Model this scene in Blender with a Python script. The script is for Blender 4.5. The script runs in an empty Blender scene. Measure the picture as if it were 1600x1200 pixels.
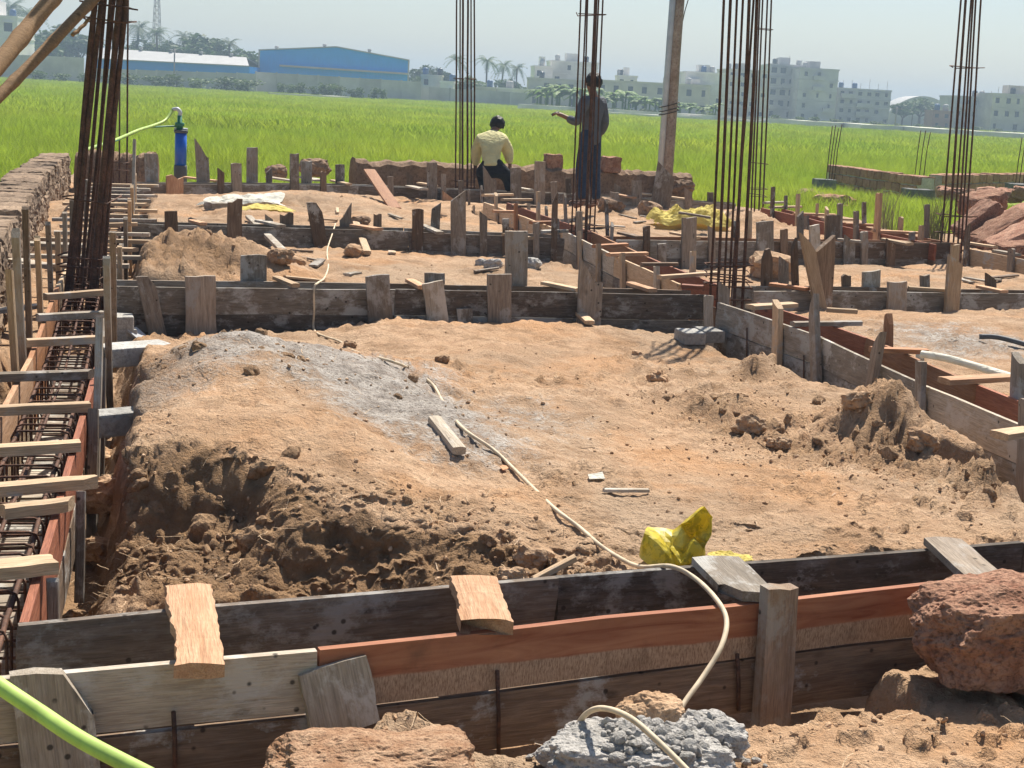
import bpy, bmesh, math, random
import numpy as np
from mathutils import Vector, Matrix, noise as mnoise

# ------------------------------------------------------------------ camera
scene = bpy.context.scene
CAM_H = 1.40                      # eye height above the top edge of the formwork
FPX, HOR = 2300.0, 150.0          # focal length and horizon row of the 1600 px wide photograph
ROLL = math.atan(0.055)
PITCH = math.atan((600 - HOR) * math.cos(ROLL) / FPX)
FW = Vector((0, math.cos(PITCH), -math.sin(PITCH)))
_r0 = Vector((1, 0, 0)); _u0 = _r0.cross(FW)
RT = _r0 * math.cos(ROLL) + _u0 * math.sin(ROLL)
UP = RT.cross(FW)
cam_d = bpy.data.cameras.new('camera'); cam = bpy.data.objects.new('camera', cam_d)
scene.collection.objects.link(cam); scene.camera = cam
cam_d.sensor_width = 36.0; cam_d.lens = 36.0 * FPX / 1600.0
cam_d.clip_start = 0.05; cam_d.clip_end = 4000
cam.matrix_world = Matrix(((RT.x, UP.x, -FW.x, 0), (RT.y, UP.y, -FW.y, 0), (RT.z, UP.z, -FW.z, CAM_H), (0, 0, 0, 1)))

# ------------------------------------------------------------------ world, sun, exposure
SUN_EL, SUN_AZ = math.radians(56), math.radians(16)      # azimuth clockwise from +Y
world = bpy.data.worlds.new('World'); scene.world = world; world.use_nodes = True
wn = world.node_tree.nodes; wl = world.node_tree.links; wn.clear()
sky = wn.new('ShaderNodeTexSky'); sky.sky_type = 'NISHITA'; sky.sun_disc = False
sky.sun_elevation = SUN_EL; sky.sun_rotation = SUN_AZ
sky.air_density = 1.0; sky.dust_density = 1.1; sky.ozone_density = 1.5; sky.altitude = 20
bg = wn.new('ShaderNodeBackground'); bg.inputs['Strength'].default_value = 0.062
wo = wn.new('ShaderNodeOutputWorld')
wl.new(sky.outputs[0], bg.inputs[0]); wl.new(bg.outputs[0], wo.inputs[0])
sun_d = bpy.data.lights.new('sun', 'SUN'); sun = bpy.data.objects.new('sun', sun_d)
scene.collection.objects.link(sun)
sun_d.energy = 4.6; sun_d.angle = math.radians(0.55); sun_d.color = (1.0, 0.93, 0.82)
_sd = Vector((math.sin(SUN_AZ) * math.cos(SUN_EL), math.cos(SUN_AZ) * math.cos(SUN_EL), math.sin(SUN_EL)))
sun.rotation_euler = _sd.to_track_quat('Z', 'Y').to_euler(); sun.location = (10, 20, 40)
vs = scene.view_settings
vs.view_transform = 'Standard'; vs.look = 'None'; vs.gamma = 1.0; vs.use_curve_mapping = False
vs.exposure = 0.9
scene.cycles.volume_bounces = 0
scene.cycles.use_adaptive_sampling = True; scene.cycles.adaptive_threshold = 0.02
scene.cycles.max_bounces = 5; scene.cycles.diffuse_bounces = 3
scene.cycles.transparent_max_bounces = 8

# ------------------------------------------------------------------ measuring helpers (photo pixel -> point in the place)
def ray(px, py):
    return FW + RT * ((px - 800) / FPX) + UP * ((600 - py) / FPX)
def G(px, py, z=0.0):                       # on the level plane z
    d = ray(px, py); t = (z - CAM_H) / d.z
    return Vector((0, 0, CAM_H)) + d * t
def D(px, py, Y):                           # at the distance Y
    d = ray(px, py); return Vector((0, 0, CAM_H)) + d * (Y / d.y)
def V(px, py, a, b):                        # on the upright plane through the ground line a-b
    n = Vector((-(b[1] - a[1]), b[0] - a[0], 0)); d = ray(px, py)
    t = (n.x * a[0] + n.y * a[1]) / (n.x * d.x + n.y * d.y)
    return Vector((0, 0, CAM_H)) + d * t

# ------------------------------------------------------------------ scene graph helpers
COL = scene.collection
R = random.Random(11)
def tag(o, label=None, cat=None, group=None, kind=None):
    if label: o['label'] = label
    if cat: o['category'] = cat
    if group: o['group'] = group
    if kind or cat: o['kind'] = kind or 'thing'
    return o
def empty(name, loc, label=None, cat=None, group=None):
    o = bpy.data.objects.new(name, None); COL.objects.link(o)
    o.location = loc; o.empty_display_size = 0.1
    return tag(o, label, cat, group)
def link(o, parent=None, M=None):
    """link o with world matrix M under parent (parents are only translated, or keep their own matrix_world in '_M')"""
    COL.objects.link(o)
    M = M or Matrix.Identity(4)
    if parent is not None:
        o.parent = parent
        o.matrix_parent_inverse = PM(parent).inverted()
    o.matrix_basis = M
    WM[o.name] = M
    return o
WM = {}
def PM(o):
    if o.name in WM: return WM[o.name]
    return Matrix.Translation(o.location)
def mesh(name, verts, faces, smooth=False):
    me = bpy.data.meshes.new(name); me.from_pydata([tuple(v) for v in verts], [], faces)
    if smooth:
        me.polygons.foreach_set('use_smooth', [True] * len(me.polygons))
    me.update(); return me
def obj(name, me, mat, parent=None, M=None):
    o = bpy.data.objects.new(name, me)
    if mat is not None and not me.materials: me.materials.append(mat)
    return link(o, parent, M)
ORD = ['first', 'second', 'third', 'fourth', 'fifth', 'sixth', 'seventh', 'eighth', 'ninth', 'tenth', 'eleventh', 'twelfth', 'thirteenth', 'fourteenth', 'fifteenth', 'sixteenth', 'seventeenth', 'eighteenth']
def frame(origin, x, z):
    """matrix with local X along x and local Z near z"""
    x = Vector(x).normalized(); z = Vector(z); y = z.cross(x).normalized(); z = x.cross(y)
    M = Matrix.Identity(4)
    for i, a in enumerate((x, y, z)):
        M[0][i], M[1][i], M[2][i] = a
    M.translation = origin
    return M
def copy_tree(o, parent=None, M=None):
    c = o.copy(); COL.objects.link(c)
    c.parent = parent
    if parent is None and M is not None: c.matrix_basis = M
    for ch in o.children: copy_tree(ch, c)
    return c

# ------------------------------------------------------------------ numpy noise
_P = np.random.RandomState(77).permutation(4096).astype(np.int32); _V = np.random.RandomState(78).rand(4096).astype(np.float32) * 2 - 1
def _hash(ix, iy, seed):
    return _V[_P[(_P[(ix + seed * 131) & 4095] + iy) & 4095]]
def vn(x, y, seed=0):
    ix = np.floor(x).astype(np.int32); iy = np.floor(y).astype(np.int32); fx = x - ix; fy = y - iy
    fx = fx * fx * fx * (fx * (fx * 6 - 15) + 10); fy = fy * fy * fy * (fy * (fy * 6 - 15) + 10)
    a = _hash(ix, iy, seed); b = _hash(ix + 1, iy, seed); c = _hash(ix, iy + 1, seed); d = _hash(ix + 1, iy + 1, seed)
    return (a * (1 - fx) + b * fx) * (1 - fy) + (c * (1 - fx) + d * fx) * fy
def fbm(x, y, octs=4, seed=0, gain=0.5, ridged=False):
    s = np.zeros_like(x); a = 1.0; t = 0.0
    for o in range(octs):
        ca, sa = math.cos(o * 0.9 + .3), math.sin(o * 0.9 + .3)
        n = vn((x * ca - y * sa) * 2 ** o + 17.3 * o, (x * sa + y * ca) * 2 ** o - 9.1 * o, seed + o)
        if ridged: n = 1 - 2 * np.abs(n)
        s += a * n; t += a; a *= gain
    return s / t
def sstep(a, b, x):
    t = np.clip((x - a) / (b - a), 0, 1); return t * t * (3 - 2 * t)
def seg_dist(X, Y, pts):
    """distance to a polyline"""
    best = np.full_like(X, 1e9)
    for (ax, ay), (bx, by) in zip(pts[:-1], pts[1:]):
        dx, dy = bx - ax, by - ay; L = dx * dx + dy * dy
        t = np.clip(((X - ax) * dx + (Y - ay) * dy) / L, 0, 1)
        best = np.minimum(best, np.hypot(X - ax - t * dx, Y - ay - t * dy))
    return best
def inside(X, Y, poly):
    r = np.zeros(X.shape, bool); n = len(poly)
    for i in range(n):
        (ax, ay), (bx, by) = poly[i], poly[(i + 1) % n]
        if ay == by: continue
        c = ((ay > Y) != (by > Y)) & (X < (bx - ax) * (Y - ay) / (by - ay) + ax)
        r ^= c
    return r

# ------------------------------------------------------------------ materials
class NT:
    def __init__(s, name):
        s.m = bpy.data.materials.new(name); s.m.use_nodes = True
        s.n = s.m.node_tree.nodes; s.l = s.m.node_tree.links; s.n.clear()
        s.out = s.n.new('ShaderNodeOutputMaterial'); s.b = s.n.new('ShaderNodeBsdfPrincipled')
        s.l.new(s.b.outputs[0], s.out.inputs[0]); s.b.inputs['Specular IOR Level'].default_value = 0.25
        s.co = None
    def new(s, t, **k):
        n = s.n.new(t)
        for a, v in k.items(): setattr(n, a, v)
        return n
    def put(s, sock, v):
        if v is None: return
        if isinstance(v, bpy.types.NodeSocket): s.l.new(v, sock)
        elif isinstance(v, (tuple, list)) and len(v) == 3 and sock.type == 'RGBA': sock.default_value = (*v, 1)
        else: sock.default_value = v
    def coord(s, kind='Object', offset=True):
        tc = s.new('ShaderNodeTexCoord'); c = tc.outputs[kind]
        if offset:
            oi = s.new('ShaderNodeObjectInfo'); mu = s.math('MULTIPLY', oi.outputs['Random'], 97.0)
            cx = s.new('ShaderNodeCombineXYZ'); s.put(cx.inputs[0], mu); s.put(cx.inputs[1], mu); s.put(cx.inputs[2], mu)
            va = s.new('ShaderNodeVectorMath', operation='ADD'); s.put(va.inputs[0], c); s.put(va.inputs[1], cx.outputs[0]); c = va.outputs[0]
            s.rnd = oi.outputs['Random']
        return c
    def geo(s):
        return s.new('ShaderNodeNewGeometry').outputs['Position']
    def math(s, op, a, b=None, clamp=False):
        n = s.new('ShaderNodeMath', operation=op); n.use_clamp = clamp
        s.put(n.inputs[0], a)
        if b is not None: s.put(n.inputs[1], b)
        return n.outputs[0]
    def scale(s, v, sc):
        n = s.new('ShaderNodeMapping'); s.put(n.inputs[0], v); n.inputs['Scale'].default_value = sc; return n.outputs[0]
    def noise(s, v, sc, det=4, rough=.55, dist=0.0):
        n = s.new('ShaderNodeTexNoise'); s.put(n.inputs['Vector'], v); n.inputs['Scale'].default_value = sc
        n.inputs['Detail'].default_value = det; n.inputs['Roughness'].default_value = rough; n.inputs['Distortion'].default_value = dist
        return n.outputs[0]
    def voro(s, v, sc, feature='F1', out=0, rnd=1.0):
        n = s.new('ShaderNodeTexVoronoi', feature=feature); s.put(n.inputs['Vector'], v); n.inputs['Scale'].default_value = sc
        n.inputs['Randomness'].default_value = rnd
        return n.outputs[out]
    def ramp(s, v, stops):
        n = s.new('ShaderNodeValToRGB'); s.put(n.inputs[0], v); e = n.color_ramp.elements
        while len(e) < len(stops): e.new(0.5)
        for i, (p, c) in enumerate(stops):
            e[i].position = p; e[i].color = (c, c, c, 1) if isinstance(c, (int, float)) else (*c, 1)
        return n.outputs[0]
    def mix(s, f, a, b, blend='MIX'):
        n = s.new('ShaderNodeMix', data_type='RGBA', blend_type=blend); s.put(n.inputs[0], f); s.put(n.inputs[6], a); s.put(n.inputs[7], b)
        return n.outputs[2]
    def bump(s, h, st=.5, d=.01):
        n = s.new('ShaderNodeBump'); n.inputs['Strength'].default_value = st; n.inputs['Distance'].default_value = d
        s.put(n.inputs['Height'], h); s.put(s.b.inputs['Normal'], n.outputs[0])
    def done(s, col=None, rough=None):
        s.put(s.b.inputs['Base Color'], col); s.put(s.b.inputs['Roughness'], rough)
        return s.m

def wood(name, dark, light, stain=0.0, stain_col=(.42, .41, .38), rough=.8, holes=True, grain=1.0, vary=.35, mud=.25):
    t = NT(name); c = t.coord()
    g = t.noise(t.scale(c, (1.6, 16, 16)), 3.0, 6, .6, .6 * grain)
    g2 = t.noise(t.scale(c, (3, 60, 60)), 4.0, 3, .6)
    col = t.mix(t.ramp(g, [(.28, 0.0), (.72, 1.0)]), dark, light)
    col = t.mix(t.math('MULTIPLY', t.ramp(g2, [(.35, 1.0), (.6, 0.0)]), .45), col, tuple(x * .45 for x in dark))
    # knots
    k = t.voro(t.scale(c, (2.2, 5, 5)), 1.6)
    col = t.mix(t.ramp(k, [(.05, .75), (.13, 0.0)]), col, tuple(x * .35 for x in dark))
    # value change from piece to piece
    v = t.math('ADD', t.math('MULTIPLY', t.rnd, vary * 2), 1 - vary)
    col = t.mix(1.0, col, v, 'MULTIPLY')
    if stain > 0:                                  # dried cement slurry
        s1 = t.noise(t.scale(c, (.8, 1, 1.2)), 4.5, 8, .72, .15)
        col = t.mix(t.ramp(s1, [(.575 - .14 * stain, 0.0), (.65 - .14 * stain, .8)]), col, stain_col)
        s2 = t.noise(t.scale(c, (1, 1, 3)), 9, 5, .7)
        col = t.mix(t.math('MULTIPLY', t.ramp(s2, [(.5, 0.0), (.75, 1.0)]), .5 * stain), col, (.55, .54, .52))
    if mud > 0:
        m1 = t.noise(c, 7.0, 5, .65)
        col = t.mix(t.ramp(m1, [(.52, 0.0), (.75, mud)]), col, (.26, .18, .11))
    if holes:
        h = t.voro(c, 16.0)
        hm = t.ramp(h, [(.09, 1.0), (.15, 0.0)])
        col = t.mix(t.math('MULTIPLY', hm, t.ramp(t.noise(c, 5, 2), [(.46, 0.0), (.52, .85)])), col, (.02, .016, .012))
    t.bump(t.math('ADD', g, t.math('MULTIPLY', g2, .8)), .7, .007)
    return t.done(col, rough)

M_GREY = wood('weathered_formwork_board', (.18, .15, .115), (.33, .28, .225), stain=.55)
M_DARK = wood('dark_shaded_board', (.085, .067, .052), (.19, .15, .118), stain=.4, stain_col=(.30, .29, .27))  # dark board tone with the shade of inner and lower boards painted in
M_STAKE = wood('grey_stake_wood', (.20, .155, .115), (.37, .305, .24), stain=.35, stain_col=(.36, .34, .31))
M_STAIN = wood('bark_streaked_stake', (.19, .125, .085), (.37, .27, .195), stain=.45, stain_col=(.34, .31, .27), mud=.75)
M_BROWN = wood('brown_stake_wood', (.12, .078, .05), (.26, .18, .12), stain=.12)
M_PALE = wood('pale_cement_board', (.32, .265, .20), (.50, .43, .34), stain=.4, stain_col=(.56, .52, .46))
M_RED = wood('red_timber', (.27, .085, .045), (.44, .165, .085), stain=0, holes=False, mud=.2, rough=.65, vary=.25)
M_ORANGE = wood('orange_sawn_timber', (.36, .15, .065), (.50, .25, .12), stain=0, holes=False, mud=.2, rough=.65, vary=.25)
M_FRESH = wood('fresh_cut_wood', (.46, .245, .13), (.66, .43, .27), stain=0, holes=False, mud=.12, vary=.18)
M_SAP = wood('sapwood_batten', (.44, .30, .18), (.62, .46, .30), stain=.1, holes=False, mud=.15, vary=.25)
M_BAMBOO = wood('bamboo_pole_bark', (.20, .115, .055), (.36, .22, .11), stain=0, holes=False, vary=.15)

def sawn_face():
    """two-tone timber: planed red-brown above, pale saw-toothed band below (local z across the board)"""
    t = NT('two_tone_sawn_board'); c = t.coord(offset=False)
    sp = t.new('ShaderNodeSeparateXYZ'); t.put(sp.inputs[0], c)
    g = t.noise(t.scale(c, (1.0, 9, 9)), 3.0, 6, .6, 1.2)
    red = t.mix(t.ramp(g, [(.3, 0.0), (.7, 1.0)]), (.22, .068, .034), (.42, .19, .10))
    saw = t.noise(t.scale(c, (120, 40, 26)), 2.2, 5, .75)
    pale = t.mix(t.ramp(saw, [(.40, 0.0), (.58, 1.0)]), (.24, .15, .095), (.46, .325, .22))
    zz = t.math('ADD', sp.outputs[2], t.math('MULTIPLY', t.math('ADD', t.noise(t.scale(c, (1, 0, 0)), 1.3, 3), -.5), .06))
    col = t.mix(t.ramp(t.math('ADD', t.math('MULTIPLY', zz, 12), .62), [(.46, 1.0), (.54, 0.0)]), red, pale)
    m1 = t.noise(c, 6.0, 6, .7)
    col = t.mix(t.ramp(m1, [(.55, 0.0), (.78, .6)]), col, (.09, .055, .035))
    t.bump(t.math('ADD', g, saw), .4, .004)
    return t.done(col, .7)
M_SAWN = sawn_face()

def soil_mat():
    t = NT('sandy_soil'); p = t.geo()
    n1 = t.noise(p, 1.3, 4, .6, .4); n2 = t.noise(p, 9, 5, .65); n3 = t.noise(p, 55, 4, .7); n4 = t.noise(p, 190, 2, .7)
    col = t.mix(t.ramp(n1, [(.32, 0.0), (.68, 1.0)]), (.42, .26, .145), (.60, .41, .265))
    col = t.mix(t.ramp(n2, [(.38, .65), (.56, 0.0)]), col, (.36, .21, .115))
    n0 = t.noise(p, .55, 4, .6)
    col = t.mix(t.ramp(n0, [(.42, 0.0), (.62, .7)]), col, (.36, .265, .18))
    col = t.mix(t.ramp(n3, [(.30, .55), (.46, 0.0)]), col, (.25, .155, .09))
    col = t.mix(t.ramp(n3, [(.58, 0.0), (.74, .45)]), col, (.68, .52, .37))
    n5 = t.noise(p, 2.6, 6, .68, .3)
    col = t.mix(t.ramp(n5, [(.50, 0.0), (.62, .75)]), col, (.27, .165, .09))
    col = t.mix(t.ramp(t.noise(p, .9, 5, .65), [(.52, 0.0), (.66, .6)]), col, (.54, .29, .135))
    at = t.new('ShaderNodeAttribute', attribute_name='ash')
    am = t.math('ADD', at.outputs['Fac'], t.math('MULTIPLY', t.math('ADD', t.math('ADD', n2, n3), -1.0), .9))
    ash = t.mix(t.ramp(n2, [(.35, 0.0), (.65, 1.0)]), (.22, .20, .18), (.50, .47, .43))
    ash = t.mix(t.ramp(n3, [(.36, .8), (.5, 0.0)]), ash, (.10, .09, .08))
    col = t.mix(t.ramp(am, [(.35, 0.0), (.75, .85)]), col, ash)
    wt = t.new('ShaderNodeAttribute', attribute_name='damp_shade')           # moist clay, plus painted shade of the dug face
    wm = t.math('ADD', wt.outputs['Fac'], t.math('MULTIPLY', t.math('ADD', n2, -.5), .8))
    damp_shade = t.mix(t.ramp(n2, [(.3, 0.0), (.7, 1.0)]), (.15, .09, .048), (.34, .205, .105))
    col = t.mix(t.ramp(wm, [(.3, 0.0), (.75, .9)]), col, damp_shade)
    t.bump(t.math('ADD', t.math('MULTIPLY', n2, 1.2), t.math('ADD', t.math('MULTIPLY', n3, .8), t.math('MULTIPLY', n4, .2))), .95, .03)
    return t.done(col, .95)
M_SOIL = soil_mat()

def clod_mat(name, a, b, c3, sc=6.0):
    t = NT(name); c = t.coord()
    n1 = t.noise(c, sc, 6, .65); n2 = t.noise(c, sc * 7, 4, .7)
    col = t.mix(t.ramp(n1, [(.35, 0.0), (.65, 1.0)]), a, b)
    col = t.mix(t.ramp(n2, [(.33, .8), (.52, 0.0)]), col, c3)
    v = t.math('ADD', t.math('MULTIPLY', t.rnd, .4), .8)
    col = t.mix(1.0, col, v, 'MULTIPLY')
    t.bump(t.math('ADD', n1, t.math('MULTIPLY', n2, .7)), .8, .02)
    return t.done(col, .95)
M_CLOD = clod_mat('soil_clod', (.33, .20, .11), (.52, .36, .23), (.20, .12, .07))
M_LATER = clod_mat('laterite_stone', (.22, .10, .06), (.40, .235, .155), (.075, .036, .024), 10.0)
M_LATBLK = clod_mat('laterite_block', (.32, .155, .10), (.48, .29, .20), (.13, .065, .045), 7.0)
M_MUD = clod_mat('mud_wall', (.21, .135, .085), (.36, .245, .16), (.12, .075, .05), 3.5)
M_MUDWALL = clod_mat('sun_dried_mud', (.18, .125, .085), (.33, .24, .165), (.10, .066, .042), 4.5)
M_GRAVEL = clod_mat('grey_aggregate', (.36, .345, .32), (.60, .57, .53), (.20, .185, .165), 14.0)
M_MORTAR = clod_mat('mortar', (.40, .36, .32), (.55, .50, .45), (.25, .22, .2), 8.0)
M_CONC = clod_mat('grey_concrete', (.33, .32, .295), (.50, .485, .455), (.22, .21, .195), 5.0)

def plain(name, col, rough=.6, metal=0.0, var=.12, spec=.3, sc=8.0):
    t = NT(name); c = t.coord(); n = t.noise(c, sc, 5, .6)
    cc = t.mix(t.ramp(n, [(.3, 0.0), (.7, 1.0)]), tuple(x * (1 - var) for x in col), tuple(min(1, x * (1 + var)) for x in col))
    t.b.inputs['Metallic'].default_value = metal; t.b.inputs['Specular IOR Level'].default_value = spec
    return t.done(cc, rough)
def rust():
    t = NT('rusty_steel'); c = t.coord(); n = t.noise(c, 14, 5, .65); n2 = t.noise(c, 90, 3, .6)
    col = t.mix(t.ramp(n, [(.35, 0.0), (.65, 1.0)]), (.075, .042, .03), (.17, .085, .055))
    col = t.mix(t.ramp(n2, [(.4, .5), (.55, 0.0)]), col, (.035, .025, .02))
    t.b.inputs['Metallic'].default_value = .25; t.bump(n2, .4, .003)
    return t.done(col, .75)
M_RUST = rust()
M_WIRE = plain('binding_wire', (.05, .045, .04), .6, .4)
M_HOSE = plain('cream_pvc_hose', (.60, .49, .34), .6, var=.28, sc=14)
M_GHOSE = plain('green_pvc_hose', (.36, .50, .12), .5, var=.3, spec=.35, sc=9)
M_BLUEPVC = plain('blue_pvc', (.005, .10, .52), .35, spec=.5, var=.1)
M_GREENFIT = plain('green_fitting', (.03, .18, .11), .4)
M_DARKGREY = plain('dark_grey_plastic', (.09, .095, .10), .6)
M_STEEL = plain('grey_sheet', (.40, .41, .43), .45, .0, .1)
M_POLE = clod_mat('rough_pole', (.36, .27, .21), (.56, .45, .36), (.20, .13, .10), 5.0)
M_GALV = plain('pale_metal_post', (.55, .57, .58), .5, .1, .12)
M_WATER = NT('muddy_water'); M_WATER.b.inputs['Specular IOR Level'].default_value = .5
M_WATER = M_WATER.done((.20, .135, .075), .06)
def print_sheet():
    t = NT('printed_yellow_sack'); c = t.coord(offset=False)
    n = t.noise(c, 22, 4, .7, .8)
    col = t.mix(t.ramp(n, [(.50, 0.0), (.56, .75)]), (.76, .60, .06), (.36, .30, .03))
    n2 = t.noise(c, 5, 3)
    col = t.mix(t.ramp(n2, [(.50, 0.0), (.60, .7)]), col, (.62, .62, .25))
    tr = t.new('ShaderNodeBsdfTranslucent'); t.put(tr.inputs[0], col)
    mx = t.new('ShaderNodeMixShader'); mx.inputs[0].default_value = .35
    t.done(col, .4); t.l.new(t.b.outputs[0], mx.inputs[1]); t.l.new(tr.outputs[0], mx.inputs[2]); t.l.new(mx.outputs[0], t.out.inputs[0])
    return t.m
M_SACK = print_sheet()
def cloth(name, col, trans=.0, var=.12, rough=.85, wr=1.0):
    t = NT(name); c = t.coord(); n = t.noise(c, 9, 4, .6, .5)
    cc = t.mix(t.ramp(n, [(.3, 0.0), (.7, 1.0)]), tuple(x * (1 - var) for x in col), tuple(min(1, x * (1 + var)) for x in col))
    t.bump(t.noise(t.scale(c, (1, 1, 2.2)), 13, 3, .5, .8), .9 * wr, .03)
    if trans:
        tr = t.new('ShaderNodeBsdfTranslucent'); t.put(tr.inputs[0], cc)
        mx = t.new('ShaderNodeMixShader'); mx.inputs[0].default_value = trans
        t.done(cc, rough); t.l.new(t.b.outputs[0], mx.inputs[1]); t.l.new(tr.outputs[0], mx.inputs[2]); t.l.new(mx.outputs[0], t.out.inputs[0])
        return t.m
    return t.done(cc, rough)
M_SHEETY = cloth('yellow_white_sheet', (.74, .62, .18), .3)
M_SHEETW = cloth('white_sheet', (.80, .78, .68), .3)
M_SHEETO = cloth('orange_bag', (.75, .42, .24), .3)
M_SHIRTY = cloth('pale_yellow_shirt', (.74, .68, .36), .12)
M_SHIRTG = cloth('grey_shirt', (.10, .11, .13))
M_NAVY = cloth('navy_trousers', (.028, .045, .085))
M_BLACK = cloth('black_trousers', (.012, .012, .016))
M_SKIN = plain('brown_skin', (.22, .115, .07), .55, var=.08)
M_HAIR = plain('black_hair', (.010, .009, .009), .55, var=.2)

def leaf(name, a, b, trans=.35, world_sc=.6, rough=.6, vr=(.75, .5)):
    t = NT(name); p = t.geo(); oi = t.new('ShaderNodeObjectInfo')
    n = t.noise(p, world_sc, 4, .6)
    col = t.mix(t.ramp(n, [(.3, 0.0), (.7, 1.0)]), a, b)
    v = t.math('ADD', t.math('MULTIPLY', oi.outputs['Random'], vr[1]), vr[0])
    col = t.mix(1.0, col, v, 'MULTIPLY')
    tr = t.new('ShaderNodeBsdfTranslucent'); t.put(tr.inputs[0], col)
    mx = t.new('ShaderNodeMixShader'); mx.inputs[0].default_value = trans
    t.done(col, rough); t.l.new(t.b.outputs[0], mx.inputs[1]); t.l.new(tr.outputs[0], mx.inputs[2]); t.l.new(mx.outputs[0], t.out.inputs[0])
    return t.m
M_RICE = leaf('rice_blades', (.25, .37, .035), (.40, .46, .055), .5, .05, vr=(.7, .6))
M_LEAF = leaf('tree_leaves', (.035, .075, .02), (.085, .14, .035), .3, .3)
M_LEAF2 = leaf('light_tree_leaves', (.07, .12, .03), (.13, .18, .05), .3, .3)
M_PALM = leaf('palm_leaves', (.04, .085, .025), (.09, .15, .04), .25, .5)
M_BANANA = leaf('banana_leaves', (.12, .22, .05), (.24, .34, .09), .35, .4)
M_WEED = leaf('dry_weed', (.11, .12, .05), (.24, .22, .11), .25, 3.0)
M_TRUNK = plain('tree_bark', (.12, .09, .065), .9, var=.3)
def field_mat():
    t = NT('rice_paddy'); p = t.geo()
    n1 = t.noise(t.scale(p, (1, 1, 0)), .07, 5, .6); n2 = t.noise(t.scale(p, (1, 1, 0)), 1.6, 5, .7)
    col = t.mix(t.ramp(n1, [(.35, 0.0), (.65, 1.0)]), (.20, .28, .03), (.30, .35, .045))
    col = t.mix(t.ramp(n2, [(.35, .6), (.55, 0.0)]), col, (.06, .12, .015))
    t.bump(n2, .8, .15)
    return t.done(col, .9)
M_FIELD = field_mat()

# ------------------------------------------------------------------ plan of the site (metres, top edge of the formwork = level 0)
def xy(v): return (v[0], v[1])
NEAR_F = [(-1.42, 3.13), (-.45, 3.52), (1.42, 4.37), (2.35, 4.80)]
NEAR_B = [(-1.24, 3.58), (.17, 4.19), (1.77, 4.83), (2.6, 5.18)]
LEFT_R = [(-1.215, 3.62), (-1.47, 4.73), (-2.06, 7.25), (-2.71, 9.75), (-3.76, 14.1), (-4.99, 19.2)]
LEFT_W = .36
X2_F = [(-2.72, 9.84), (-.87, 10.47), (1.43, 11.05)]
X2R_F = [(1.86, 11.52), (2.47, 11.77), (4.6, 12.42)]
X3_F = [(-3.74, 14.1), (-1.13, 14.95), (.46, 15.15)]
X3R_F = [(1.00, 15.3), (2.62, 16.01), (5.0, 17.15)]
X4_F = [xy(G(222, 287)), xy(G(560, 290)), xy(G(900, 304)), xy(G(1150, 318))]
RL_L = [(1.47, 10.75), (1.95, 9.33), (2.2, 7.8), (2.43, 6.83), (2.8, 5.3)]
MID_L = [(-.52, 19.72), (.46, 16.0), (.88, 13.61), (1.29, 11.75)]
RR_L = [(3.48, 21.6), (4.02, 19.13), (4.75, 16.9)]
FR_L = [(5.0, 16.5), (5.62, 14.6), (5.9, 13.2)]
def offset(line, d):
    """polyline shifted to its left by d"""
    out = []
    for i, p in enumerate(line):
        a = Vector(line[max(i - 1, 0)]); b = Vector(line[min(i + 1, len(line) - 1)])
        t = (b - a).normalized(); out.append((p[0] - t.y * d, p[1] + t.x * d))
    return out
BEAMS = [  # centre lines, trench half width
    (offset(NEAR_F, .175), .21), (offset(LEFT_R, .18), .24), (offset(X2_F, .175), .21), (offset(X2R_F, .175), .22),
    (offset(X3_F, .175), .22), (offset(X3R_F, .175), .22), (offset(X4_F, .175), .24), (offset(RL_L, .175), .24),
    (offset(MID_L, .175), .26), (offset(RR_L, .175), .24), (offset(FR_L, .175), .24)]
SITE = [(-9, 1.2), (-5.5, 6), (-4.0, 9.0), (-4.45, 10.9), (-5.5, 15), (-7.3, 24.2), (-5.6, 22.6), (-2.9, 22.9), (2.9, 25.2), (4.1, 24.0), (4.9, 21.0), (5.3, 19.8), (7.6, 21.5), (9.5, 21.0), (9.5, 1.2)]
WALL_R = [(-2.95, 7.6), (-3.35, 9.2), (-3.8, 10.87), (-5.68, 17.71), (-6.6, 21.6)]

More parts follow.
